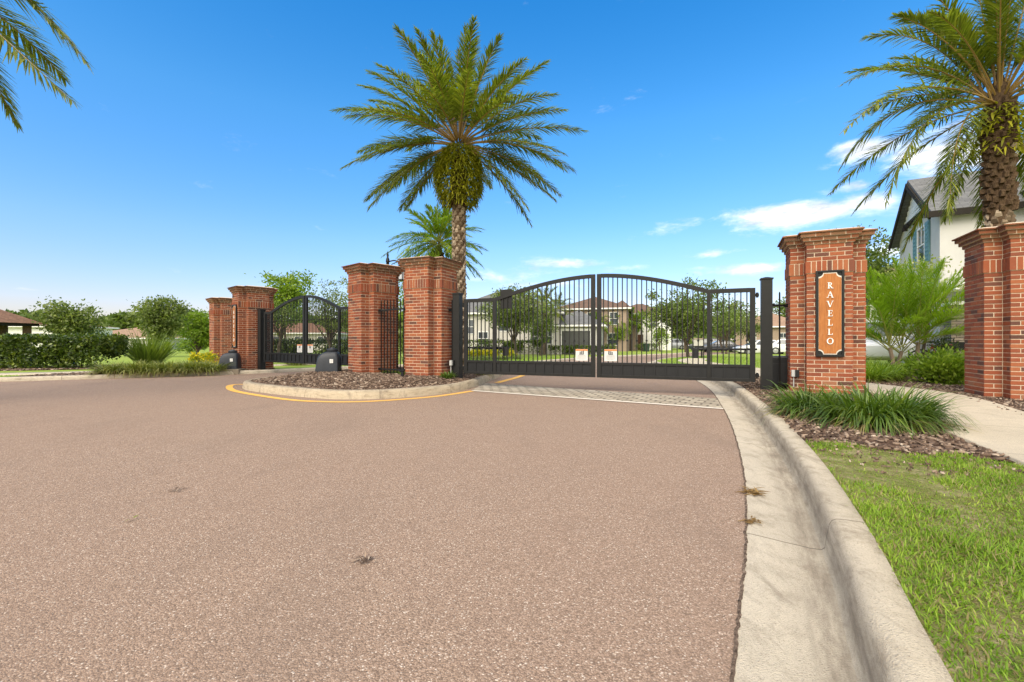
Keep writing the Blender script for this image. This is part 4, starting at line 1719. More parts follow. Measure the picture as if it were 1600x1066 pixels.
def shrub(name, lab, x, y, base, R, H, mt, n=1500, leaf=.08, seed=1, group=None, cat='shrub', flowers=None, K=40, fl_n=200, upright=.2):
    base += tz(y)
    r = thing(name, lab, cat, (x, y, base), 0, group)
    rs = np.random.default_rng(seed)
    rx, ry = R if isinstance(R, tuple) else (R, R)
    pts = crown_points(K, (rx, ry, H * .5), seed, .5) + np.array([0, 0, H * .5])
    idx = rs.integers(0, K, n)
    P = pts[idx] + rs.normal(size=(n, 3)) * min(rx, ry, H) * .14
    P[:, 2] = np.clip(P[:, 2], .02, None)
    D = unit(unit(P - np.array([0, 0, H * .35])) + rs.normal(size=(n, 3)) * .6 + np.array([0, 0, upright]))
    v, f = leaves(P, D, leaf * rs.uniform(.6, 1.3, n), leaf * .5 * rs.uniform(.7, 1.2, n))
    npmesh('foliage', v, [f], M[mt], r)
    b = MB()
    for k in range(7):
        q = pts[rs.integers(K)]
        b.tube([(q[0] * .15, q[1] * .15, -.06), tuple(q * np.array([.55, .55, .5])), tuple(q)], [.018, .013, .005], 5)
    b.build('stems', M['bark'], r)
    if flowers:
        idx = rs.integers(0, K, fl_n)
        P = pts[idx] + rs.normal(size=(fl_n, 3)) * min(rx, ry, H) * .15 + unit(pts[idx] - np.array([0, 0, H * .3])) * H * .08
        D = rs.normal(size=(fl_n, 3)) + np.array([0, 0, .6])
        v, f = leaves(P, D, leaf * 1.0, leaf * .8)
        npmesh('flowers', v, [f], M[flowers], r)
    return r


def grass_clump(name, lab, x, y, base, r, h, n, mt='lirio', dry=.12, group=None, W=.010, seed=1, cat='plant', droop=.75, spread=1.0, dead=True):
    base += tz(y)
    o = thing(name, lab, cat, (x, y, base), 0, group)
    rs = np.random.default_rng(seed)
    a = rs.uniform(0, 2 * pi, n)
    q = rs.random(n) ** .6
    P = np.stack([np.cos(a) * q * r * .5, np.sin(a) * q * r * .5, rs.uniform(-.02, .03, n)], 1)
    lean = spread * (.12 + .85 * q * rs.uniform(.5, 1.3, n))
    a2 = a + rs.normal(size=n) * .45
    D = np.stack([np.cos(a2) * lean, np.sin(a2) * lean, np.ones(n)], 1)
    L = h * (.72 + .5 * q) * rs.uniform(.85, 1.3, n)
    v, f = blades(P, D, L, W * rs.uniform(.7, 1.3, n), droop * rs.uniform(.35, 1.2, n), 5, tip=.1)
    npmesh('leaves', v, [f], M[mt], o)
    if dead:
        m = int(n * .22)
        a = rs.uniform(0, 2 * pi, m)
        P = np.stack([np.cos(a) * r * .5, np.sin(a) * r * .5, rs.uniform(0, .04, m)], 1)
        D = np.stack([np.cos(a), np.sin(a), rs.uniform(.1, .9, m)], 1)
        v, f = blades(P, D, h * rs.uniform(.4, .9, m), W * .9, rs.uniform(.3, .8, m), 3, tip=.1)
        npmesh('dry_leaves', v, [f], M['dry'], o)
    return o


gl = 'liriope clumps by the right pillar'
grass_clump('liriope_clump', 'smallest liriope clump, nearest the kerb below the orange board', 3.50, 5.30, .14, .50, .55, 820, group=gl, seed=1, W=.016, droop=1.05, spread=.72)
grass_clump('liriope_clump', 'large arching liriope clump in the middle below the orange board', 3.68, 4.70, .14, .58, .62, 1250, group=gl, seed=2, W=.017, droop=1.05, spread=.74)
grass_clump('liriope_clump', 'large liriope clump spreading over the edge of the concrete walk', 3.98, 4.74, .14, .52, .56, 1050, group=gl, seed=3, W=.017, droop=1.05, spread=.72)
gb = 'green clumps behind the right pillar'
for k, (x, y, r, h, lab) in enumerate(((7.65, 9.9, .62, .55, 'grassy clump just right of the orange board pillar base'),
                                  (8.35, 10.3, .7, .6, 'grassy clump under the bright feathery palms'),
                                  (8.9, 11.3, .8, .65, 'grassy clump farther back under the bright feathery palms'),
                                  (9.9, 13.6, .9, .75, 'grassy clump in front of the white car at the right'))):
    grass_clump('grass_clump', lab, x, y, .14, r, h, 620, 'bright', group=gb, seed=10 + k, W=.02)
shrub('shrub', 'rounded yellow green shrub left of the right edge pillar', 8.85, 9.35, .13, .64, .74, 'bright', 4200, .09, 5, K=60, upright=.6)
shrub('shrub', 'low clipped dark shrub by the stone porch column', 12.15, 12.75, .13, .45, 1.0, 'hedge', 1600, .06, 6)
tree('crepe_tree', 'pale flowering small tree in front of the grey stucco house', 12.3, 13.7, .13, 4.0, 1.55, 1.3, 'pale_fl', 90, 30, .10, seed=12, tr=.04, clump=.26, limbs=16)
tree('oak_tree', 'dark leaved tree rising behind the orange board pillar', 16.9, 22.5, .13, 6.9, 1.6, 2.0, 'oak', 120, 36, .17, seed=14, clump=.40, spikes=16)

# plants at the foot of the island fence
for k, (x, y, r, h, lab) in enumerate(((-2.95, 11.05, .26, .16, 'low green tuft below the island picket fence, left'), (-2.62, 10.8, .26, .17, 'low green tuft below the island picket fence, middle'),
                                  (-2.42, 10.45, .2, .15, 'low green tuft beside the island pillar, below the fence'),
                                  (-1.42, 10.02, .22, .20, 'small green tuft at the foot of the gate post by the palm'))):
    grass_clump('green_tuft', lab, x, y, .2, r, h, 170, 'lirio', group='green tufts on the island', seed=30 + k, W=.02, dead=False)
for k, (x, y, lab) in enumerate(((-.85, 11.9, 'grassy clump behind the wide gate near the palm'), (-.7, 13.6, 'second grassy clump behind the wide gate, farther back'))):
    grass_clump('grass_clump', lab, x, y, .16, .5, .42, 260, 'lirio', group='clumps behind the wide gate', seed=40 + k, W=.018)

# left verge planting
gv = 'border grass clumps on the left verge'
pos_ = [(-11.15, 12.75), (-10.75, 12.85), (-10.4, 12.98), (-10.05, 13.12), (-9.7, 13.3), (-9.38, 13.48), (-9.1, 13.68), (-11.0, 13.35), (-10.35, 13.65), (-9.7, 13.95)]
names_ = ['leftmost border grass clump beside the dark hedge', 'second border grass clump from the dark hedge', 'third border grass clump from the dark hedge', 'border grass clump in the middle of the left verge row',
          'border grass clump just right of the row middle', 'border grass clump, second from the left black housing', 'border grass clump nearest the left black housing',
          'border grass clump in the back row near the hedge end', 'border grass clump in the back row below the spiky bush', 'border grass clump in the back row by the brick pillar']
for k, ((x, y), lab) in enumerate(zip(pos_, names_)):
    grass_clump('grass_clump', lab, x, y, .1, .60, .50, 520, 'liriodry', group=gv, seed=50 + k, W=.022, droop=.8)
grass_clump('cycad', 'spiky upright dark bush on the lawn behind the border grass', -14.35, 18.0, .09, .70, 1.40, 460, 'oak', group=None, W=.035, seed=70, cat='shrub', droop=.30, spread=.9, dead=False)
shrub('flowering_shrub', 'low yellow flowering shrub left of the farthest pillar', -11.45, 16.9, .09, (.52, .45), .60, 'bright', 700, .07, 71, flowers='yellow_fl', fl_n=800)
grass_clump('grass_clump', 'grassy clump seen under the left gate, near its far post', -8.7, 18.4, .09, .7, .6, 260, 'liriodry', seed=72, W=.02)
grass_clump('grass_clump', 'grassy clump seen under the left gate, toward its middle', -7.6, 18.9, .09, .7, .55, 260, 'liriodry', seed=73, W=.02)


def hedge(lab, x0, x1, y0, y1, base, H, n, leaf, mt='hedge', name='hedge', seed=5, gap=.16):
    cx, cy = (x0 + x1) / 2, (y0 + y1) / 2
    r = thing(name, lab, 'hedge', (cx, cy, base + tz(cy)))
    rs = np.random.default_rng(seed)
    hx, hy = (x1 - x0) / 2, (y1 - y0) / 2
    # lumpy box: leaves on and just under an uneven surface
    kn = int((x1 - x0) * 2.6)
    kc = np.stack([rs.uniform(-hx, hx, kn), rs.uniform(-hy * .5, hy * .5, kn), rs.uniform(gap + .2, H - .22, kn)], 1)
    idx = rs.integers(0, kn, n)
    d = unit(rs.normal(size=(n, 3)))
    P = kc[idx] + d * np.array([.42, .42, .36]) * (rs.random((n, 1)) ** .4)
    P[:, 0] = np.clip(P[:, 0], -hx - .12, hx + .12)
    P[:, 1] = np.clip(P[:, 1], -hy - .08, hy + .08)
    m = n // 3
    Q = np.stack([rs.uniform(-hx, hx, m), rs.uniform(-hy, hy, m), H - np.abs(rs.normal(size=m)) * .10 + .05 * np.sin(rs.uniform(0, 6, m))], 1)
    m2 = n // 3
    Q2 = np.stack([rs.uniform(-hx, hx, m2), -hy + np.abs(rs.normal(size=m2)) * .16, rs.uniform(gap, H, m2)], 1)
    P = np.concatenate([P, Q, Q2])
    D = unit(rs.normal(size=(len(P), 3)) * .8 + np.array([0, -.55, .35]))
    v, f = leaves(P, D, leaf * rs.uniform(.6, 1.3, len(P)), leaf * .6 * rs.uniform(.7, 1.2, len(P)))
    npmesh('foliage', v, [f], M[mt], r)
    b = MB()
    for k in range(int((x1 - x0) / .35)):
        sx = -hx + .35 * k + rs.uniform(0, .2)
        b.tube([(sx, rs.uniform(-hy * .5, hy * .5), -.05), (sx + rs.uniform(-.1, .1), rs.uniform(-hy * .5, hy * .5), H * .6)], [.025, .012], 5)
    b.build('stems', M['bark'], r)
    return r


hg = hedge('long dark green clipped hedge at the left edge', -23.0, -13.95, 15.0, 16.4, .09, 1.10, 20000, .12, gap=.02)
hg.rotation_euler = (0, 0, radians(4))


# ------------------------------------------------------------------ houses
def window(parent, c, w, h, axis='y', sgn=-1, cross=True, frame=M['cleanwhite'], name='window'):
    """window on a wall; axis = outward axis, c = centre on the wall surface"""
    f = MB()
    t = .06
    def bx(mb, u, z, du, dz, o0, o1):
        o = (o0 + o1) / 2 * sgn
        d = abs(o1 - o0)
        if axis == 'y':
            mb.box((c[0] + u, c[1] + o, c[2] + z), (du, d, dz))
        else:
            mb.box((c[0] + o, c[1] + u, c[2] + z), (d, du, dz))
    for s in (-1, 1):
        bx(f, s * (w / 2 - t / 2), 0, t, h, -.02, .05)
        bx(f, 0, s * (h / 2 - t / 2), w - 2 * t, t, -.02, .049)
    if cross:
        bx(f, 0, 0, w - 2 * t, t * .7, -.02, .04)
        bx(f, 0, h * .25, t * .6, h * .5 - 1.4 * t, -.02, .038)
    wf = f.build(name, frame, parent)
    g = MB()
    bx(g, 0, 0, w - t, h - t, -.01, .018)
    g.build('pane', M['glass'], wf)
    return wf


def house(lab, x, y, yaw, w, d, h, rise, wall, roofm, kind='hip', wins=(), doors=(), over=.45, base=.1, name='house', group='houses', trim='cleanwhite'):
    r = thing(name, lab, 'house', (x, y, base + tz(y)), yaw, group)
    b = MB()
    b.box((0, 0, h / 2 - .2), (w, d, h + .4))
    if kind == 'gable':
        b.xprism([(-d / 2, h), (d / 2, h), (0, h + rise * d / (d + 2 * over))], -w / 2, w / 2)
    wl = b.build('wall', M[wall], r, uv=True)
    rf = MB()
    W, D = w / 2 + over, d / 2 + over
    e = MB()
    e.box((0, 0, h - .06), (2 * W, 2 * D, .16))
    if kind == 'hip':
        rl = max(.05, W - D) if W > D else .05
        pts = [(-W, -D, h + .02), (W, -D, h + .02), (W, D, h + .02), (-W, D, h + .02), (-rl, 0, h + rise), (rl, 0, h + rise)]
        rf.add(pts, [(0, 1, 5, 4), (1, 2, 5), (2, 3, 4, 5), (3, 0, 4), (3, 2, 1, 0)])
        e.build('eaves', M[trim], r)
    else:
        t = .14
        k = over * rise / D
        rf.xprism([(-D, h + .0), (0, h + rise), (D, h + .0), (D, h + t), (0, h + rise + t * 1.2), (-D, h + t)], -W, W)
    rf.build('roof', M[roofm], r, uv=True)
    for (u, z, ww, hh) in wins:
        window(r, (u, -d / 2, z), ww, hh)
    for (u, ww, hh, mt) in doors:
        q = MB()
        q.box((u, -d / 2 - .012, hh / 2), (ww, .05, hh))
        n = 4
        for k in range(n):
            q.box((u, -d / 2 - .04, hh * (k + .5) / n), (ww * .94, .012, hh / n * .82))
        q.build('garage_door' if ww > 1.6 else 'door', M[mt], r)
        f = MB()
        for s in (-1, 1):
            f.box((u + s * (ww / 2 + .09), -d / 2 - .02, hh / 2 + .05), (.18, .07, hh + .1))
        f.box((u, -d / 2 - .021, hh + .14), (ww + .40, .08, .2))
        f.build('door_trim', M['cleanwhite'], r)
    return r


# the grey two storey house on the right
hr = thing('house', 'grey two storey stucco house with teal shutters behind the right pillars', 'house', (14.1, 15.0, .1), atan2(-.5, .87), 'houses')
b = MB()
b.box((5, 2.75, 2.5), (10, 5.5, 5.4))
b.xprism([(0, 5.2), (5.5, 5.2), (2.75, 6.94)], 0, 10)
b.build('wall', M['stucco'], hr)
rf = MB()
ov = .28
sl = 1.74 / 2.75
rf.xprism([(-ov, 5.2 - ov * sl), (2.75, 6.94), (5.5 + ov, 5.2 - ov * sl), (5.5 + ov, 5.36 - ov * sl), (2.75, 7.12), (-ov, 5.36 - ov * sl)], -ov, 10.4)
rf.build('roof', M['grey_shingle'], hr, uv=True)
fa = MB()
fa.box((5.0, -ov - .02, 5.24 - ov * sl), (10.9, .05, .2))
fa.lathe([(.05, -.2), (.05, .2)], 8, c=(.1, -.06, 2.2))
fa.bar([(-ov - .03, -ov, 5.16 - ov * sl), (-ov - .03, 2.75, 6.9), (-ov - .03, 5.5 + ov, 5.16 - ov * sl)], .06, .17, side=(1, 0, 0))
fa.build('fascia', M['trimdark'], hr)
sd = MB()
for k in range(7):
    z = 5.75 + k * .155
    hw = max(.12, (6.88 - z) / sl - .12)
    sd.box((-.03 - .002 * k, 2.75, z), (.05, 2 * hw, .15))
sd.build('gable_siding', M['cleanwhite'], hr)
bk = MB()
bk.box((-.06, 2.75, 5.62), (.12, 3.1, .1))
for k in range(6):
    bk.box((-.09, 1.35 + .56 * k, 5.5), (.16, .09, .16))
bk.build('gable_bracket', M['trimdark'], hr)
window(hr, (0, 2.05, 4.45), 1.0, 1.35, axis='x', sgn=-1)
for s in (-1, 1):
    sh = MB()
    sh.box((-.03, 2.05 + s * .80, 4.45), (.05, .48, 1.42))
    for k in range(9):
        sh.box((-.06, 2.05 + s * .80, 3.85 + .15 * k), (.02, .38, .09))
    sh.build('shutter', M['shutter'], hr)
window(hr, (2.2, 0, 1.6), 1.1, 1.4, axis='y', sgn=-1)
wg = MB()
wg.box((5.6, -.9, 2.7), (6.4, 1.8, 5.8))
wg.xprism([(2.4, 5.6), (8.8, 5.6), (5.6, 7.3)], -1.8, .02, ax='y')
wg.build('wing', M['stucco'], hr)
wr = MB()
wr.xprism([(2.0, 5.45), (5.6, 7.38), (9.2, 5.45), (9.2, 5.62), (5.6, 7.56), (2.0, 5.62)], -2.25, 1.2, ax='y')
wr.build('wing_roof', M['grey_shingle'], hr, uv=True)
wf_ = MB()
wf_.bar([(1.98, -2.28, 5.42), (5.6, -2.28, 7.36), (9.22, -2.28, 5.42)], .06, .18, side=(0, 1, 0))
wf_.box((1.98, -.52, 5.46), (.06, 3.4, .24))
wf_.build('wing_fascia', M['trimdark'], hr)
co = MB()
co.box((.42, -.55, 1.0), (.74, .74, 2.1))
co.build('stone_column', M['stone'], hr, uv=True)
cp = MB()
cp.box((.42, -.55, 2.09), (.86, .86, .10))
cp.build('column_cap', M['cleanwhite'], hr, bevel=.01)
pc_ = MB()
pc_.box((1.08, -.55, 1.25), (.20, .20, 2.5))
pc_.build('porch_column', M['cleanwhite'], hr, bevel=.006)
pr_ = MB()
pr_.box((1.3, -.55, 2.62), (2.4, 1.1, .22))
pr_.build('porch_beam', M['cleanwhite'], hr)

# houses seen through the wide gate
house('white house with a grey roof behind the oak, left in the wide gate', -.5, 47, radians(-8), 11, 9, 3.9, 2.5, 'cream', 'grey_shingle', 'hip',
      wins=((3.2, 1.7, .8, 1.5), (4.5, 1.7, .8, 1.5), (-3, 2.6, 1.1, 1.4), (.4, 2.8, 1.0, 1.3), (-1.6, 1.5, 1.0, 1.3)))
house('low white garage wing with a dark door, left of the tan house', 6.6, 45.0, radians(-14), 4.6, 7, 2.7, 1.6, 'cream', 'grey_shingle', 'hip', doors=((.1, 2.6, 2.15, 'door_dark'),))
house('tan two storey house with a brown hip roof', 11.3, 62, radians(-16), 9.0, 9, 5.4, 1.9, 'tan', 'brown_shingle', 'hip',
      wins=((-2.6, 4.1, 1.1, 1.6), (0, 4.1, 1.1, 1.6), (2.8, 4.1, 1.1, 1.6), (2.6, 1.5, 1.3, 1.6)), doors=((-2.2, 2.6, 2.2, 'door_brown'),))
house('narrow tan house front with tall white windows, right of the tan house', 16.0, 66, radians(-20), 4.2, 8, 5.0, 2.2, 'tan', 'brown_shingle', 'hip',
      wins=((-.9, 4.0, .8, 1.7), (.9, 4.0, .8, 1.7), (-.9, 1.6, .8, 1.6), (.9, 1.6, .8, 1.6)))
house('white gabled house with brown roof and brown garage door', 19.6, 70, radians(-18), 9.0, 8, 4.9, 2.1, 'cleanwhite', 'brown_shingle', 'hip',
      wins=((2.0, 3.9, 1.0, 1.4), (-1.6, 3.9, 1.0, 1.4)), doors=((-.6, 2.6, 2.2, 'door_brown'), (2.2, 1.0, 2.2, 'cleanwhite')))
house('sandy yellow house with a tile roof seen left of the orange board pillar', 35.5, 63, radians(-28), 8, 7, 3.2, 1.9, 'tan', 'tantile', 'hip', wins=((-2, 1.7, 1, 1.3), (1.6, 1.7, 1, 1.3)))
house('brown roofed house behind the flowering tree at right', 33.5, 41, radians(-30), 9, 8, 5.6, 2.3, 'cream', 'brown_shingle', 'hip', wins=((-2, 4.2, 1, 1.3), (1.6, 4.2, 1, 1.3)))
# houses at the far left
house('far white house beyond the lawn between the two left trees', -63.5, 76, radians(8), 6.0, 6, 2.55, .9, 'cleanwhite', 'tantile', 'hip', wins=((-1.4, 1.6, 1.3, 1.3), (1.3, 1.6, 1.9, 1.3)))
house('far house with a wide tan tile roof beyond the lawn', -58.5, 72, radians(5), 9.5, 8, 1.75, 1.7, 'cream', 'tantile', 'hip', wins=((-3, 1.1, 1.2, .9), (2, 1.1, 1.2, .9)))
house('long white house with a dark band behind the left pavilion', -56, 52, radians(4), 15, 6, 2.9, .5, 'cleanwhite', 'tantile', 'hip', wins=((-5, 1.6, 1.4, 1.1), (4.6, 1.6, 1.4, 1.1)))
house('far house with brown roof seen through the left gate', -31.5, 66, radians(10), 13, 8, 2.4, 1.5, 'cream', 'tile', 'hip', wins=((-4.6, 1.4, 1.5, 1.1), (-1.5, 1.4, 1.5, 1.1), (1.8, 1.4, 1.5, 1.1), (4.8, 1.4, 1.5, 1.1)))

pv_ = thing('pavilion', 'open pavilion with a brown tile hip roof at the left edge', 'pavilion', (-48.6, 38.5, -.1), radians(3), None)
rf = MB()
W, D, hh = 5.3, 3.6, 2.75
rf.add([(-W, -D, hh), (W, -D, hh), (W, D, hh), (-W, D, hh), (-1.7, 0, hh + 2.25), (1.7, 0, hh + 2.25)], [(0, 1, 5, 4), (1, 2, 5), (2, 3, 4, 5), (3, 0, 4), (3, 2, 1, 0)])
rf.build('roof', M['tile'], pv_, uv=True)
b = MB()
b.box((0, 0, hh - .12), (2 * W - .5, 2 * D - .5, .22))
b.build('beam', M['trimdark'], pv_)
for sx in (-4.4, -1.4, 1.3, 2.35, 4.4):
    for sy in (-2.9, 2.9):
        b = MB()
        b.box((sx, sy, 1.25), (.42, .42, 2.75))
        b.box((sx, sy, .45), (.56, .56, .9))
        b.build('column', M['rough_wood'], pv_)


# ------------------------------------------------------------------ trees near and far
gt = 'trees beyond the gates'
tree('tree', 'pale olive tree beyond the hedge, between pavilion and far white house', -42.5, 44, .09, 4.6, 1.9, .7, 'oak2', 190, 40, .30, seed=61, clump=.72, spikes=30, tr=.12)
tree('tree', 'grey green spreading tree on the lawn left of the brick pillars', -24.6, 32, .09, 4.2, 1.3, .9, 'oak2', 190, 40, .20, seed=62, clump=.44, spikes=30, tr=.09)
tree('tree', 'bright green dense tree just left of the farthest brick pillar', -24.9, 36, .09, 3.65, 2.05, .3, 'bright', 170, 40, .22, seed=63, clump=.50, tr=.1)
for k, (x, y, R, H, lab) in enumerate(((-33.5, 47, 2.2, 1.5, 'light green shrub on the far lawn behind the spiky bush'), (-29.8, 48, 2.0, 1.7, 'light green shrub left of the grey green tree'),
                                  (-27.0, 46, 2.2, 1.5, 'light green shrub at the foot of the grey green tree'), (-24.2, 44, 1.6, 1.2, 'light green shrub near the farthest pillar'),
                                  (-37.5, 49, 2.0, 1.3, 'light green shrub at the right end of the hedge'))):
    shrub('shrub', lab, x, y, .09, (R, 1.0), H, 'bright', 900, .26, 80 + k, group='light green shrubs on the far lawn')
tree('pine_tree', 'yellow green tree rising above the left gate beside the pillar', -16.3, 33, .05, 6.4, 1.75, 2.4, 'bright', 120, 34, .24, seed=64, clump=.46, spikes=10)
tree('tree', 'dark tree seen through the left side of the left gate', -12.6, 24.5, .05, 3.5, 1.35, 1.3, 'oak', 80, 26, .14, seed=65, clump=.30)
tree('tree', 'leafy tree seen through the right side of the left gate', -9.1, 23, .05, 4.2, 1.5, 1.2, 'oak2', 110, 26, .13, seed=66, clump=.32, spikes=12)
tree('tree', 'small tree between the left gate and the island pillar', -7.0, 21.5, .05, 3.9, .9, 1.4, 'bright', 60, 24, .12, seed=67, clump=.26, spikes=8)
hedge('dark hedge seen through the left gate', -15.2, -9.6, 26.2, 27.4, .05, 1.15, 3500, .16, seed=8)
shrub('shrub', 'small dark shrub seen between the island pillars', -4.1, 17.5, .05, .6, 1.1, 'oak', 1400, .1, 68)
tree('tree', 'leafy tree filling the gap between the island pillars', -5.6, 25, .05, 5.2, 1.4, 1.0, 'bright', 90, 26, .15, seed=69, clump=.34)

tree('oak_tree', 'rounded olive oak in front of the white house, left in the wide gate', .35, 33, .09, 4.75, 2.75, 1.2, 'oak2', 230, 36, .19, seed=70, clump=.44, spikes=30, tr=.09)
tree('oak_tree', 'green oak beside the street, in the right half of the wide gate', 11.4, 29.5, .12, 4.8, 2.8, 1.1, 'oak', 220, 34, .19, seed=71, clump=.42, spikes=40, tr=.10)
tree('oak_tree', 'leafy tree between the olive oak and the dark garage door', 2.3, 37, .09, 4.4, 1.5, 1.1, 'oak', 90, 32, .17, seed=171, clump=.36, spikes=14, tr=.07)
tree('oak_tree', 'small yellow green tree before the tan house, left of the gate centre', 7.0, 50, .09, 4.3, 1.3, 1.2, 'bright', 60, 28, .2, seed=172, clump=.36, tr=.07)
tree('oak_tree', 'small street tree right of the green oak', 19.3, 41, .12, 4.3, 1.7, 1.3, 'oak2', 80, 26, .2, seed=72, clump=.4)
tree('oak_tree', 'tree behind the parked cars at the bend', 21.5, 46.5, .12, 4.6, 2.0, 1.2, 'oak', 80, 26, .22, seed=73, clump=.45)
tree('oak_tree', 'tree behind the near white saloon car', 24.6, 47.5, .12, 4.4, 2.0, 1.1, 'oak2', 80, 26, .22, seed=74, clump=.45)
tree('oak_tree', 'tall thin tree beyond the green oak', 19.8, 52, .12, 7.2, 1.2, 3.0, 'oak', 50, 24, .22, seed=75, clump=.45)
tree('oak_tree', 'distant rounded tree right of the white gabled house', 25.5, 80, .12, 7.5, 3.4, 2.0, 'oak2', 80, 26, .4, seed=76, clump=.8)
tree('oak_tree', 'second distant rounded tree beside the topiary bush', 30.5, 84, .12, 8.4, 3.6, 2.0, 'oak', 80, 26, .42, seed=77, clump=.85)
tree('oak_tree', 'distant tree above the parked white car', 38.5, 78, .12, 8.0, 3.5, 2.0, 'oak2', 80, 26, .4, seed=78, clump=.8)
tree('oak_tree', 'distant tree seen beside the right gate post', 44.0, 74, .12, 8.6, 3.6, 2.0, 'oak', 80, 26, .4, seed=79, clump=.8)
tree('topiary_bush', 'cone shaped clipped bush in front of the tan houses', 13.4, 57, .1, 4.0, 1.15, .9, 'bright', 60, 30, .2, seed=80, clump=.42, cat='shrub', limbs=5)
tree('topiary_bush', 'round clipped bush right of the white gabled house', 18.2, 56, .1, 3.2, 1.35, .7, 'bright', 60, 30, .2, seed=81, clump=.42, cat='shrub', limbs=5)


def queen_palm(x, y, base, H, lab, seed, L=1.9, mt='date_leaf', n=22):
    base += tz(y)
    r = thing('queen_palm', lab, 'palm tree', (x, y, base), 0, 'slender palms by the houses')
    b = MB()
    b.tube([(0, 0, -.1), (.05, 0, H * .5), (0, 0, H)], [.17, .14, .11], 9)
    b.build('trunk', M['bark'], r, smooth=True)
    palm_crown(crown_fronds((0, 0, H), n, L, 86, -25, .08, seed=seed, droopk=1.5), M[mt], M['green_rachis'], r, 34, .62, .06, .03)


for k, (px, Y, ytop, lab) in enumerate(((850, 40, 478, 'slender palm left of the tan house, behind the oak'), (872, 52, 482, 'slender palm over the garage wing'),
                                  (934, 56, 505, 'short palm before the tan house at the gate centre'), (968, 58, 499, 'palm in front of the white gabled house, left one'),
                                  (986, 60, 500, 'palm in front of the white gabled house, middle one'), (1002, 62, 502, 'palm in front of the white gabled house, right one'))):
    x, y, z = at(px, ytop, Y)
    queen_palm(x, y, .1, z + .1, lab, 90 + k, 2.5 if k < 2 else 2.2, 'palm_light' if k > 1 else 'date_leaf')

hedge('low clipped hedge in front of the white house', -5.6, 3.0, 40.6, 41.6, .09, 1.25, 2600, .2, seed=18)
hedge('low dark hedge below the garage wing', 3.2, 9.0, 39.6, 40.4, .09, .75, 1500, .18, seed=19)
for k, (px, lab) in enumerate(((752, 'yellow flowering border plant nearest the left post of the wide gate'), (772, 'yellow flowering border plant second from the gate post'),
                          (793, 'yellow flowering border plant at the right end of its row'), (738, 'yellow flowering border plant behind the gate post'))):
    x, y, z = at(px, 560, 30.5)
    shrub('flowering_shrub', lab, x, y, .09, (.55, .4), .55, 'bright', 420, .1, 100 + k, flowers='yellow_fl', fl_n=420, group='yellow border plants behind the wide gate')
for k, (px, Y, lab) in enumerate(((745, 25.5, 'low grey green plant behind the left gate post'), (765, 25.0, 'low grey green plant inside the wide gate, second from left'),
                             (786, 25.5, 'low grey green plant inside the wide gate, third from left'), (806, 26.5, 'low grey green plant at the street corner'))):
    x, y, z = at(px, 560, Y)
    grass_clump('grass_clump', lab, x, y, .09, .7, .42, 160, 'oak2', group='grey green border plants', seed=110 + k, W=.03, dead=False)
for k, (px, Y, lab) in enumerate(((902, 55, 'low shrub at the foot of the tan house, left'), (921, 56, 'low shrub at the foot of the tan house, middle'), (952, 56, 'low shrub left of the cone bush'),
                             (1004, 58, 'low shrub at the white gabled house door'), (1020, 60, 'low shrub behind the green waste bin'))):
    x, y, z = at(px, 545, Y)
    shrub('shrub', lab, x, y, .08, (1.0, .7), 1.1, 'oak', 350, .2, 120 + k, group='low shrubs before the far houses')

# far-off woods that read as one mass
def far_wood(name, x0, x1, y, h0, h1, n, leaf, seed):
    rs = np.random.default_rng(seed)
    k = int((x1 - x0) / 5)
    cx = rs.uniform(x0, x1, k)
    cy = y + rs.uniform(-8, 8, k)
    ch = rs.uniform(h0, h1, k)
    cr = rs.uniform(3, 6, k)
    i = rs.integers(0, k, n)
    d = unit(rs.normal(size=(n, 3)))
    d[:, 2] = np.abs(d[:, 2])
    P = np.stack([cx[i], cy[i], ch[i] * .35 - .3], 1) + d * np.stack([cr[i], cr[i] * .7, ch[i] * .65], 1) * (rs.random((n, 1)) ** .3)
    j = n // 3
    low = np.stack([rs.uniform(x0, x1, j), y - 6 + rs.normal(size=j) * 2, rs.uniform(-.3, h0 * .55, j)], 1)
    P = np.concatenate([P, low])
    D = rs.normal(size=(len(P), 3))
    v, f = leaves(P, D, leaf * rs.uniform(.6, 1.3, len(P)), leaf * .7)
    o = npmesh(name, v, [f], M['wood_far'])
    tag(o, kind='stuff')


far_wood('far_wood', -215, -20, 150, 8.6, 11.8, 24000, 1.9, 1)
far_wood('far_wood', -20, 60, 165, 4.5, 7.5, 6000, 1.7, 2)
far_wood('far_wood', 40, 200, 140, 7, 11, 11000, 1.8, 3)


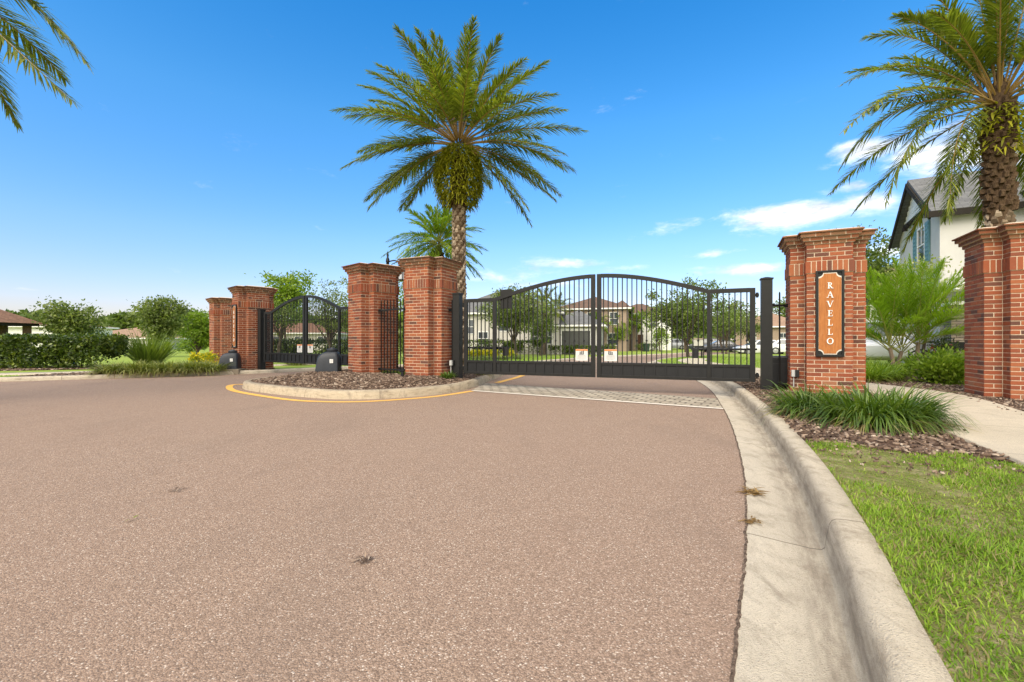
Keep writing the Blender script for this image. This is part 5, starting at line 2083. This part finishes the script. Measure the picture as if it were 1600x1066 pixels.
# ------------------------------------------------------------------ cars and street things
def car(lab, x, y, yaw, paint, kind='saloon', base=0.0, group='parked cars'):
    base += tz(y)
    r = thing('parked_car', lab, 'car', (x, y, base), yaw, group)
    L = 4.6 if kind == 'saloon' else 4.7
    roof = 1.44 if kind == 'saloon' else 1.74
    belt = .92 if kind == 'saloon' else 1.08
    W = .90
    hood = .90 if kind == 'saloon' else 1.05
    b = MB()
    # lower body: stations along x, rounded section
    st = [(-L / 2, .62, .74, .78), (-L / 2 + .12, .48, .84, .86), (-L / 2 + .7, .36, .90, belt), (-.3, .32, W, belt), (.9, .32, W, belt), (1.35, .34, .89, hood), (L / 2 - .35, .38, .84, hood - .14), (L / 2 - .05, .48, .72, hood - .24), (L / 2, .55, .66, hood - .30)]
    rings = []
    for xx, zl, wy, zt in st:
        rings.append([(xx, -wy * .93, zl - .12 if zl > .36 else .24), (xx, -wy, zl + .1), (xx, -wy * .98, (zl + zt) / 2 + .08), (xx, -wy * .90, zt), (xx, wy * .90, zt), (xx, wy * .98, (zl + zt) / 2 + .08), (xx, wy, zl + .1), (xx, wy * .93, zl - .12 if zl > .36 else .24)])
    pts = [p for q in rings for p in q]
    n = 8
    fs = []
    for i in range(len(rings) - 1):
        for k in range(n):
            k2 = (k + 1) % n
            fs.append((i * n + k, i * n + k2, (i + 1) * n + k2, (i + 1) * n + k))
    fs += [tuple(range(n))[::-1], tuple(range((len(rings) - 1) * n, len(rings) * n))]
    b.add(pts, fs)
    if kind == 'saloon':
        cab = [(-1.75, belt - .02, .80), (-1.05, roof - .04, .62), (-.2, roof, .64), (.35, roof - .05, .62), (1.25, hood - .02, .80)]
    else:
        cab = [(-2.2, belt - .02, .80), (-1.95, roof - .1, .66), (-.5, roof, .68), (.45, roof - .06, .66), (1.25, hood - .02, .82)]
    rp = []
    for xx, zz, wy in cab:
        rp.append([(xx, -wy, zz), (xx, wy, zz)])
    lowz = belt - .05
    top = [q[0] for q in rp] + [q[1] for q in rp]
    m = len(cab)
    low = [(xx, -.80, lowz) for xx, zz, wy in cab] + [(xx, .80, lowz) for xx, zz, wy in cab]
    pts = top + low
    fs = []
    for i in range(m - 1):
        fs.append((i, i + 1, m + i + 1, m + i))
        fs.append((2 * m + i, 2 * m + i + 1, i + 1, i))
        fs.append((m + i, m + i + 1, 3 * m + i + 1, 3 * m + i))
    b.add(pts, fs)
    b.build('body', M[paint], r, smooth=True)
    g = MB()
    for s in (-1, 1):
        for (xa, xb) in (((cab[1][0] - .30, -.32), (-.24, cab[3][0] + .38)) if kind == 'saloon' else ((-1.98, -1.12), (-1.04, -.24), (-.16, .78))):
            za = belt + .06
            zb = roof - .14
            ya, yb = .805, .70
            p = [(xa, s * ya, za), (xb, s * ya, za), (min(xb, cab[3][0] + .02) if xb > .3 else xb, s * yb, zb), (max(xa, cab[1][0] + .1), s * yb, zb)]
            off = s * .012
            q = [(u, v + off, w) for u, v, w in p]
            g.add(p + q, [(0, 1, 2, 3), (4, 5, 6, 7), (0, 1, 5, 4), (1, 2, 6, 5), (2, 3, 7, 6), (3, 0, 4, 7)])
    for (i0, i1, e) in ((3, 4, .012), (0, 1, .012)):
        (xa, za, wa), (xb, zb, wb) = cab[i0], cab[i1]
        t0, t1 = .12, .9
        f = lambda t, sgn: (xa + (xb - xa) * t, sgn * (wa + (wb - wa) * t) * .92, za + (zb - za) * t + .014)
        q = [f(t0, -1), f(t0, 1), f(t1, 1), f(t1, -1)]
        q2 = [(u, v, w - .012) for u, v, w in q]
        g.add(q + q2, [(0, 1, 2, 3), (4, 5, 6, 7), (0, 1, 5, 4), (1, 2, 6, 5), (2, 3, 7, 6), (3, 0, 4, 7)])
    g.build('window', M['glass'], r)
    R = .33 if kind == 'saloon' else .37
    for xx in (-1.38, 1.40):
        for s in (-1, 1):
            wheel = MB()
            prof = [(R * .62, -.11), (R * .9, -.115), (R, -.08), (R, .08), (R * .9, .115), (R * .62, .11)]
            k = 20
            pts = []
            for rr, yy in prof:
                pts += [(xx + rr * cos(2 * pi * j / k), s * .80 + yy, R + rr * sin(2 * pi * j / k)) for j in range(k)]
            fs = []
            for i in range(len(prof) - 1):
                fs += [(i * k + j, i * k + (j + 1) % k, (i + 1) * k + (j + 1) % k, (i + 1) * k + j) for j in range(k)]
            wheel.add(pts, fs)
            wo = wheel.build('wheel', M['rubber'], r, smooth=True)
            rm = MB()
            rm.add([(xx + R * .62 * cos(2 * pi * j / k), s * .89, R + R * .62 * sin(2 * pi * j / k)) for j in range(k)] + [(xx, s * .90, R)], [(j, (j + 1) % k, k) for j in range(k)])
            for q in range(5):
                a = 2 * pi * q / 5
                rm.box((xx + R * .33 * cos(a), s * .905, R + R * .33 * sin(a)), (R * .5, .02, .05), mat4=Matrix.Rotation(-a, 4, 'Y'))
            rm.build('rim', M['rim'], wo)
    for s in (-1, 1):
        h = MB()
        h.box((L / 2 - .12, s * .60, hood - .30), (.14, .30, .12))
        h.build('headlight', M['clearlamp'], r, bevel=.03)
        t = MB()
        t.box((-L / 2 + .05, s * .66, .86), (.12, .24, .14))
        t.build('tail_light', M['redlamp'], r, bevel=.03)
        mi = MB()
        mi.box((.78, s * .96, belt + .06), (.14, .16, .12))
        mi.build('mirror', M[paint], r, bevel=.03)
    return r


x, y, z = at(1188, 553, 43)
car('white saloon car parked across the drive, seen right of the oak', x, y, radians(172), 'carwhite', 'saloon', .02)
x, y, z = at(1240, 553, 40.5)
car('white car parked behind the fence strip by the orange board pillar', x, y, radians(-30), 'carwhite', 'saloon', .10)
x, y, z = at(1050, 543, 72)
car('silver sport utility car parked before the far houses', x, y, radians(168), 'carsilver', 'suv', .02)
x, y, z = at(1103, 545, 62)
car('dark car parked at the bend of the street, left of the white saloon', x, y, radians(160), 'cardark', 'suv', .02)
x, y, z = at(1125, 545, 55)
car('dark low car half hidden behind the small street tree', x, y, radians(165), 'cardark', 'saloon', .02)
car('white utility car in the drive, half hidden by feathery palms', 13.75, 17.3, atan2(-.87, -.5), 'carwhite', 'suv', .13)

# notice board by the oak
x, y, z = at(1092, 556, 27.8)
nb = thing('notice_board', 'pale board on a black stand beside the green oak', 'board', (x, y, .1 + tz(27.8)), radians(-15))
b = MB()
for s in (-1, 1):
    b.box((s * .16, 0, .35), (.09, .09, .8))
b.box((0, 0, .72), (.46, .16, .10))
b.build('stand', M['black'], nb)
b = MB()
b.box((0, 0, .98), (.58, .12, .42))
b.build('board', M['cream'], nb, bevel=.01)
b = MB()
b.box((0, 0, 1.21), (.64, .20, .06), taper=.8)
b.build('cap', M['tan'], nb)

x, y, z = at(1010, 546, 56)
wb = thing('waste_bin', 'dark green wheeled waste bin before the white gabled house', 'bin', (x, y, tz(56) + .02), radians(10))
b = MB()
b.box((0, 0, .52), (.50, .52, .92), taper=1.15)
b.build('body', M['green_bin'], wb, bevel=.03)
b = MB()
b.box((0, -.02, 1.02), (.64, .66, .07), taper=.9)
b.build('lid', M['green_bin'], wb, bevel=.02)
for s in (-1, 1):
    b = MB()
    m4 = Matrix.Rotation(pi / 2, 4, 'Y')
    b.tube([(s * .24, .26, .1), (s * .30, .26, .1)], .1, 14)
    b.build('wheel', M['rubber'], wb)

# street lantern behind the island pillars
lp = thing('street_lamp', 'black street lantern on a bracket, behind the gap of the island pillars', 'lamp', (-3.72, 13.62, .17))
b = MB()
b.lathe([(.13, -.1), (.13, .2), (.07, .3), (.055, 1.0), (.045, 3.2), (.06, 3.22), (.05, 3.3), (.025, 3.36), (.035, 3.42), (.0, 3.55)], 14)
b.build('pole', M['black'], lp, smooth=True)
b = MB()
b.tube([(0, 0, 3.22), (.18, 0, 3.26), (.38, 0, 3.22)], .02, 8)
b.tube([(.03, 0, 3.0), (.14, 0, 3.16), (.3, 0, 3.22)], .012, 8)
b.build('bracket', M['black'], lp)
b = MB()
b.lathe([(.02, 3.22), (.05, 3.14), (.19, 3.02), (.20, 2.99), (.16, 2.985)], 6, c=(.40, 0, 0))
b.lathe([(.115, 2.655), (.12, 2.68), (.09, 2.685)], 6, c=(.40, 0, 0))
for k in range(6):
    a_ = 2 * pi * k / 6
    b.tube([(.40 + .155 * cos(a_), .155 * sin(a_), 2.99), (.40 + .112 * cos(a_), .112 * sin(a_), 2.67)], .010, 5)
b.build('lantern_frame', M['black'], lp)
b = MB()
b.lathe([(.143, 2.98), (.102, 2.69)], 6, c=(.40, 0, 0))
b.build('glass', M['clearlamp'], lp)

# bicycle by the porch
bc = thing('bicycle', 'red and black bicycle parked by the stone porch column', 'bicycle', (12.95, 13.75, .13), radians(-28))
for xx in (-.46, .46):
    b = MB()
    ring = [(xx + .30 * cos(2 * pi * k / 22), 0, .32 + .30 * sin(2 * pi * k / 22)) for k in range(23)]
    b.tube(ring, .024, 6, cap=False)
    w = b.build('wheel', M['rubber'], bc, smooth=True)
    s = MB()
    for k in range(8):
        a_ = pi * k / 8
        s.tube([(xx - .28 * cos(a_), 0, .32 - .28 * sin(a_)), (xx + .28 * cos(a_), 0, .32 + .28 * sin(a_))], .003, 4)
    s.build('spokes', M['rim'], w)
b = MB()
for p, q in (((-.46, 0, .32), (-.08, 0, .30)), ((-.08, 0, .30), (-.20, 0, .80)), ((-.08, 0, .30), (.32, 0, .74)), ((-.17, 0, .72), (.31, 0, .78)), ((-.46, 0, .32), (-.18, 0, .74)), ((.46, 0, .32), (.30, 0, .86))):
    b.tube([p, q], .022, 8)
b.build('frame', M['red'], bc)
b = MB()
b.tube([(.30, 0, .86), (.29, 0, .95), (.24, -.26, .98)], .013, 6)
b.tube([(.29, 0, .95), (.24, .26, .98)], .013, 6)
b.build('handlebar', M['blackb'], bc)
b = MB()
b.box((-.23, 0, .86), (.25, .13, .06), taper=.7)
b.build('saddle', M['blackb'], bc, bevel=.015)
b = MB()
b.box((.42, 0, .75), (.26, .28, .22), taper=1.15)
b.build('basket', M['blackb'], bc)

# small litter on the road
def dry_litter(px, py, lab, n, s, mt='mulch', name='dry_leaf', spread=.05, cat='leaf'):
    Y = 711.1 / (py - HOR)
    X = (px - 800) / F * Y
    o = thing(name, lab, cat, (X, Y, .004), random.uniform(0, 6), 'dried weeds in the gutter seam' if cat == 'weed' else 'litter on the red road')
    rs = np.random.default_rng(px)
    P = np.stack([rs.normal(size=n) * spread, rs.normal(size=n) * spread * .6, rs.uniform(.003, .012, n)], 1)
    D = np.stack([rs.normal(size=n), rs.normal(size=n), rs.uniform(-.05, .25, n)], 1)
    v, f = blades(P, D, s * rs.uniform(.6, 1.3, n), s * .22, .1, 3, tip=.2)
    npmesh('blade', v, [f], M[mt], o)


dry_litter(567, 878, 'dark shrivelled leaf bits on the road in front of the island', 26, .035, spread=.022)
dry_litter(277, 767, 'small dark twig bits on the road at left', 9, .05, spread=.012)
dry_litter(208, 813, 'single pale dry leaf on the road at far left', 2, .06, 'liriodry', spread=.006)
dry_litter(1176, 771, 'brown dried weed in the gutter seam, farther of two', 70, .06, 'dryweed', 'dry_weed', .035, 'weed')
dry_litter(1173, 817, 'brown dried weed in the gutter seam, nearer of two', 36, .042, 'dryweed', 'dry_weed', .025, 'weed')


# ------------------------------------------------------------------ camera, sky, sun
cam_d = bpy.data.cameras.new('camera')
cam_d.lens = 16.0
cam_d.sensor_width = 36.0
cam_d.sensor_fit = 'HORIZONTAL'
cam_d.clip_start = .05
cam_d.clip_end = 4000
cam_d.shift_y = 1.0 / 1600
cam = bpy.data.objects.new('camera', cam_d)
cam.location = (0, 0, 1.0)
cam.rotation_euler = (radians(90), 0, 0)
COL.objects.link(cam)
scene.camera = cam

SUN_EL, SUN_AZ = radians(43), radians(208)     # azimuth clockwise from +Y: behind the camera, to the left
sd_ = bpy.data.lights.new('sun', 'SUN')
sd_.energy = 2.7
sd_.angle = radians(48)
sd_.color = (1.0, .90, .755)
so = bpy.data.objects.new('sun', sd_)
dirv = Vector((sin(SUN_AZ) * cos(SUN_EL), cos(SUN_AZ) * cos(SUN_EL), sin(SUN_EL)))
so.rotation_euler = dirv.to_track_quat('Z', 'Y').to_euler()
so.location = dirv * 50
COL.objects.link(so)

world = bpy.data.worlds.new('World')
scene.world = world
world.use_nodes = True
nt = NT(world.node_tree)
bg = nt.n['Background']
bg.inputs['Strength'].default_value = .10
sky = nt.node('ShaderNodeTexSky', sky_type='NISHITA')
sky.sun_disc = False
sky.sun_elevation = SUN_EL
sky.sun_rotation = SUN_AZ
sky.altitude = 0
sky.air_density = 1.0
sky.dust_density = .6
sky.ozone_density = 2.2
gen = nt.coord('Generated')
sep = nt.node('ShaderNodeSeparateXYZ')
nt.l.new(gen, sep.inputs[0])
dx, dy, dz = sep.outputs
hs = nt.node('ShaderNodeHueSaturation')
hs.inputs['Saturation'].default_value = SKY_SAT
hs.inputs['Hue'].default_value = SKY_HUE
hs.inputs['Value'].default_value = SKY_VAL
nt.l.new(sky.outputs[0], hs.inputs['Color'])
elr = nt.ramp(nt.math('MULTIPLY', dz, 1.0), [(0.0, (.60, .52, .60)), (.06, (.72, .58, .66)), (.2, (.95, .77, .86)), (.42, (.95, .94, .98)), (.62, (.5, .88, 1.03))])
skyc = nt.mix(1.0, hs.outputs[0], elr, 'MULTIPLY')
az = nt.math('ARCTAN2', dx, dy)
el = nt.math('ARCSINE', dz)
n1 = nt.noise(nt.scaled(gen, (1, 1, 2.6)), 9.0, 7, .62, dist=.25)
n2 = nt.noise(nt.scaled(gen, (1, 1, 3.0)), 2.2, 6, .6)
blob = None
for (px, py, wx, wy, amp) in ((1250, 338, 150, 20, 1.0), (1355, 318, 75, 18, .95), (1190, 353, 85, 11, .7), (1335, 290, 55, 12, .65), (1355, 235, 70, 22, .75), (1290, 260, 40, 9, .5),
                             (1475, 245, 110, 42, 1.0), (1180, 418, 95, 12, .85), (1100, 398, 70, 8, .6), (1390, 390, 50, 16, .95), (800, 430, 120, 14, .60), (900, 412, 90, 10, .5), (980, 420, 60, 10, .6), (1075, 352, 55, 12, .45),
                             (1590, 245, 60, 40, .9), (40, 452, 60, 4, .45), (855, 445, 80, 9, .6)):
    a0 = math.atan((px - 800) / F)
    e0 = math.atan((HOR - py) / F * cos(a0))
    ra = wx / F * cos(a0) ** 2
    re = wy / F * cos(a0)
    qa = nt.math('DIVIDE', nt.math('SUBTRACT', az, a0), ra)
    qe = nt.math('DIVIDE', nt.math('SUBTRACT', el, e0), re)
    d2 = nt.math('ADD', nt.math('MULTIPLY', qa, qa), nt.math('MULTIPLY', qe, qe))
    g = nt.math('MULTIPLY', nt.math('EXPONENT', nt.math('MULTIPLY', d2, -.9)), amp)
    blob = g if blob is None else nt.math('MAXIMUM', blob, g)
dens = nt.rng(nt.math('ADD', blob, nt.math('MULTIPLY', nt.math('SUBTRACT', n1, .5), 1.9)), .28, 1.0, 0, .95, smooth=True)
# unseen bright cloud added behind and above the camera as white fill light
back = nt.rng(nt.math('ADD', nt.math('MAXIMUM', nt.math('MULTIPLY', dy, -1.0), nt.math('MULTIPLY', nt.math('SUBTRACT', dz, .72), 2.2)), nt.math('MULTIPLY', nt.math('SUBTRACT', n2, .5), 1.6)), -.05, .45, 0, .92, smooth=True)
shade = nt.rng(nt.noise(nt.scaled(gen, (1, 1, 3.4)), 16.0, 6, .6), .36, .62)
cl_front = nt.mix(shade, (CLOUD_LO, CLOUD_LO * 1.04, CLOUD_LO * 1.12), (CLOUD_HI, CLOUD_HI, CLOUD_HI * 1.0))
c = nt.mix(dens, skyc, cl_front)
c = nt.mix(back, c, (CLOUD_FILL, CLOUD_FILL * .955, CLOUD_FILL * .88))
nt.l.new(c, bg.inputs[0])

vs = scene.view_settings
vs.view_transform = 'Standard'
vs.look = 'None'
vs.gamma = 1.0
vs.exposure = EXPOSURE
scene.render.engine = 'CYCLES'
cy = scene.cycles
cy.max_bounces = 12
cy.diffuse_bounces = 6
cy.glossy_bounces = 3
cy.transmission_bounces = 6
cy.transparent_max_bounces = 4
cy.use_denoising = True
cy.use_adaptive_sampling = True
cy.adaptive_threshold = .015
cy.caustics_reflective = False
cy.caustics_refractive = False
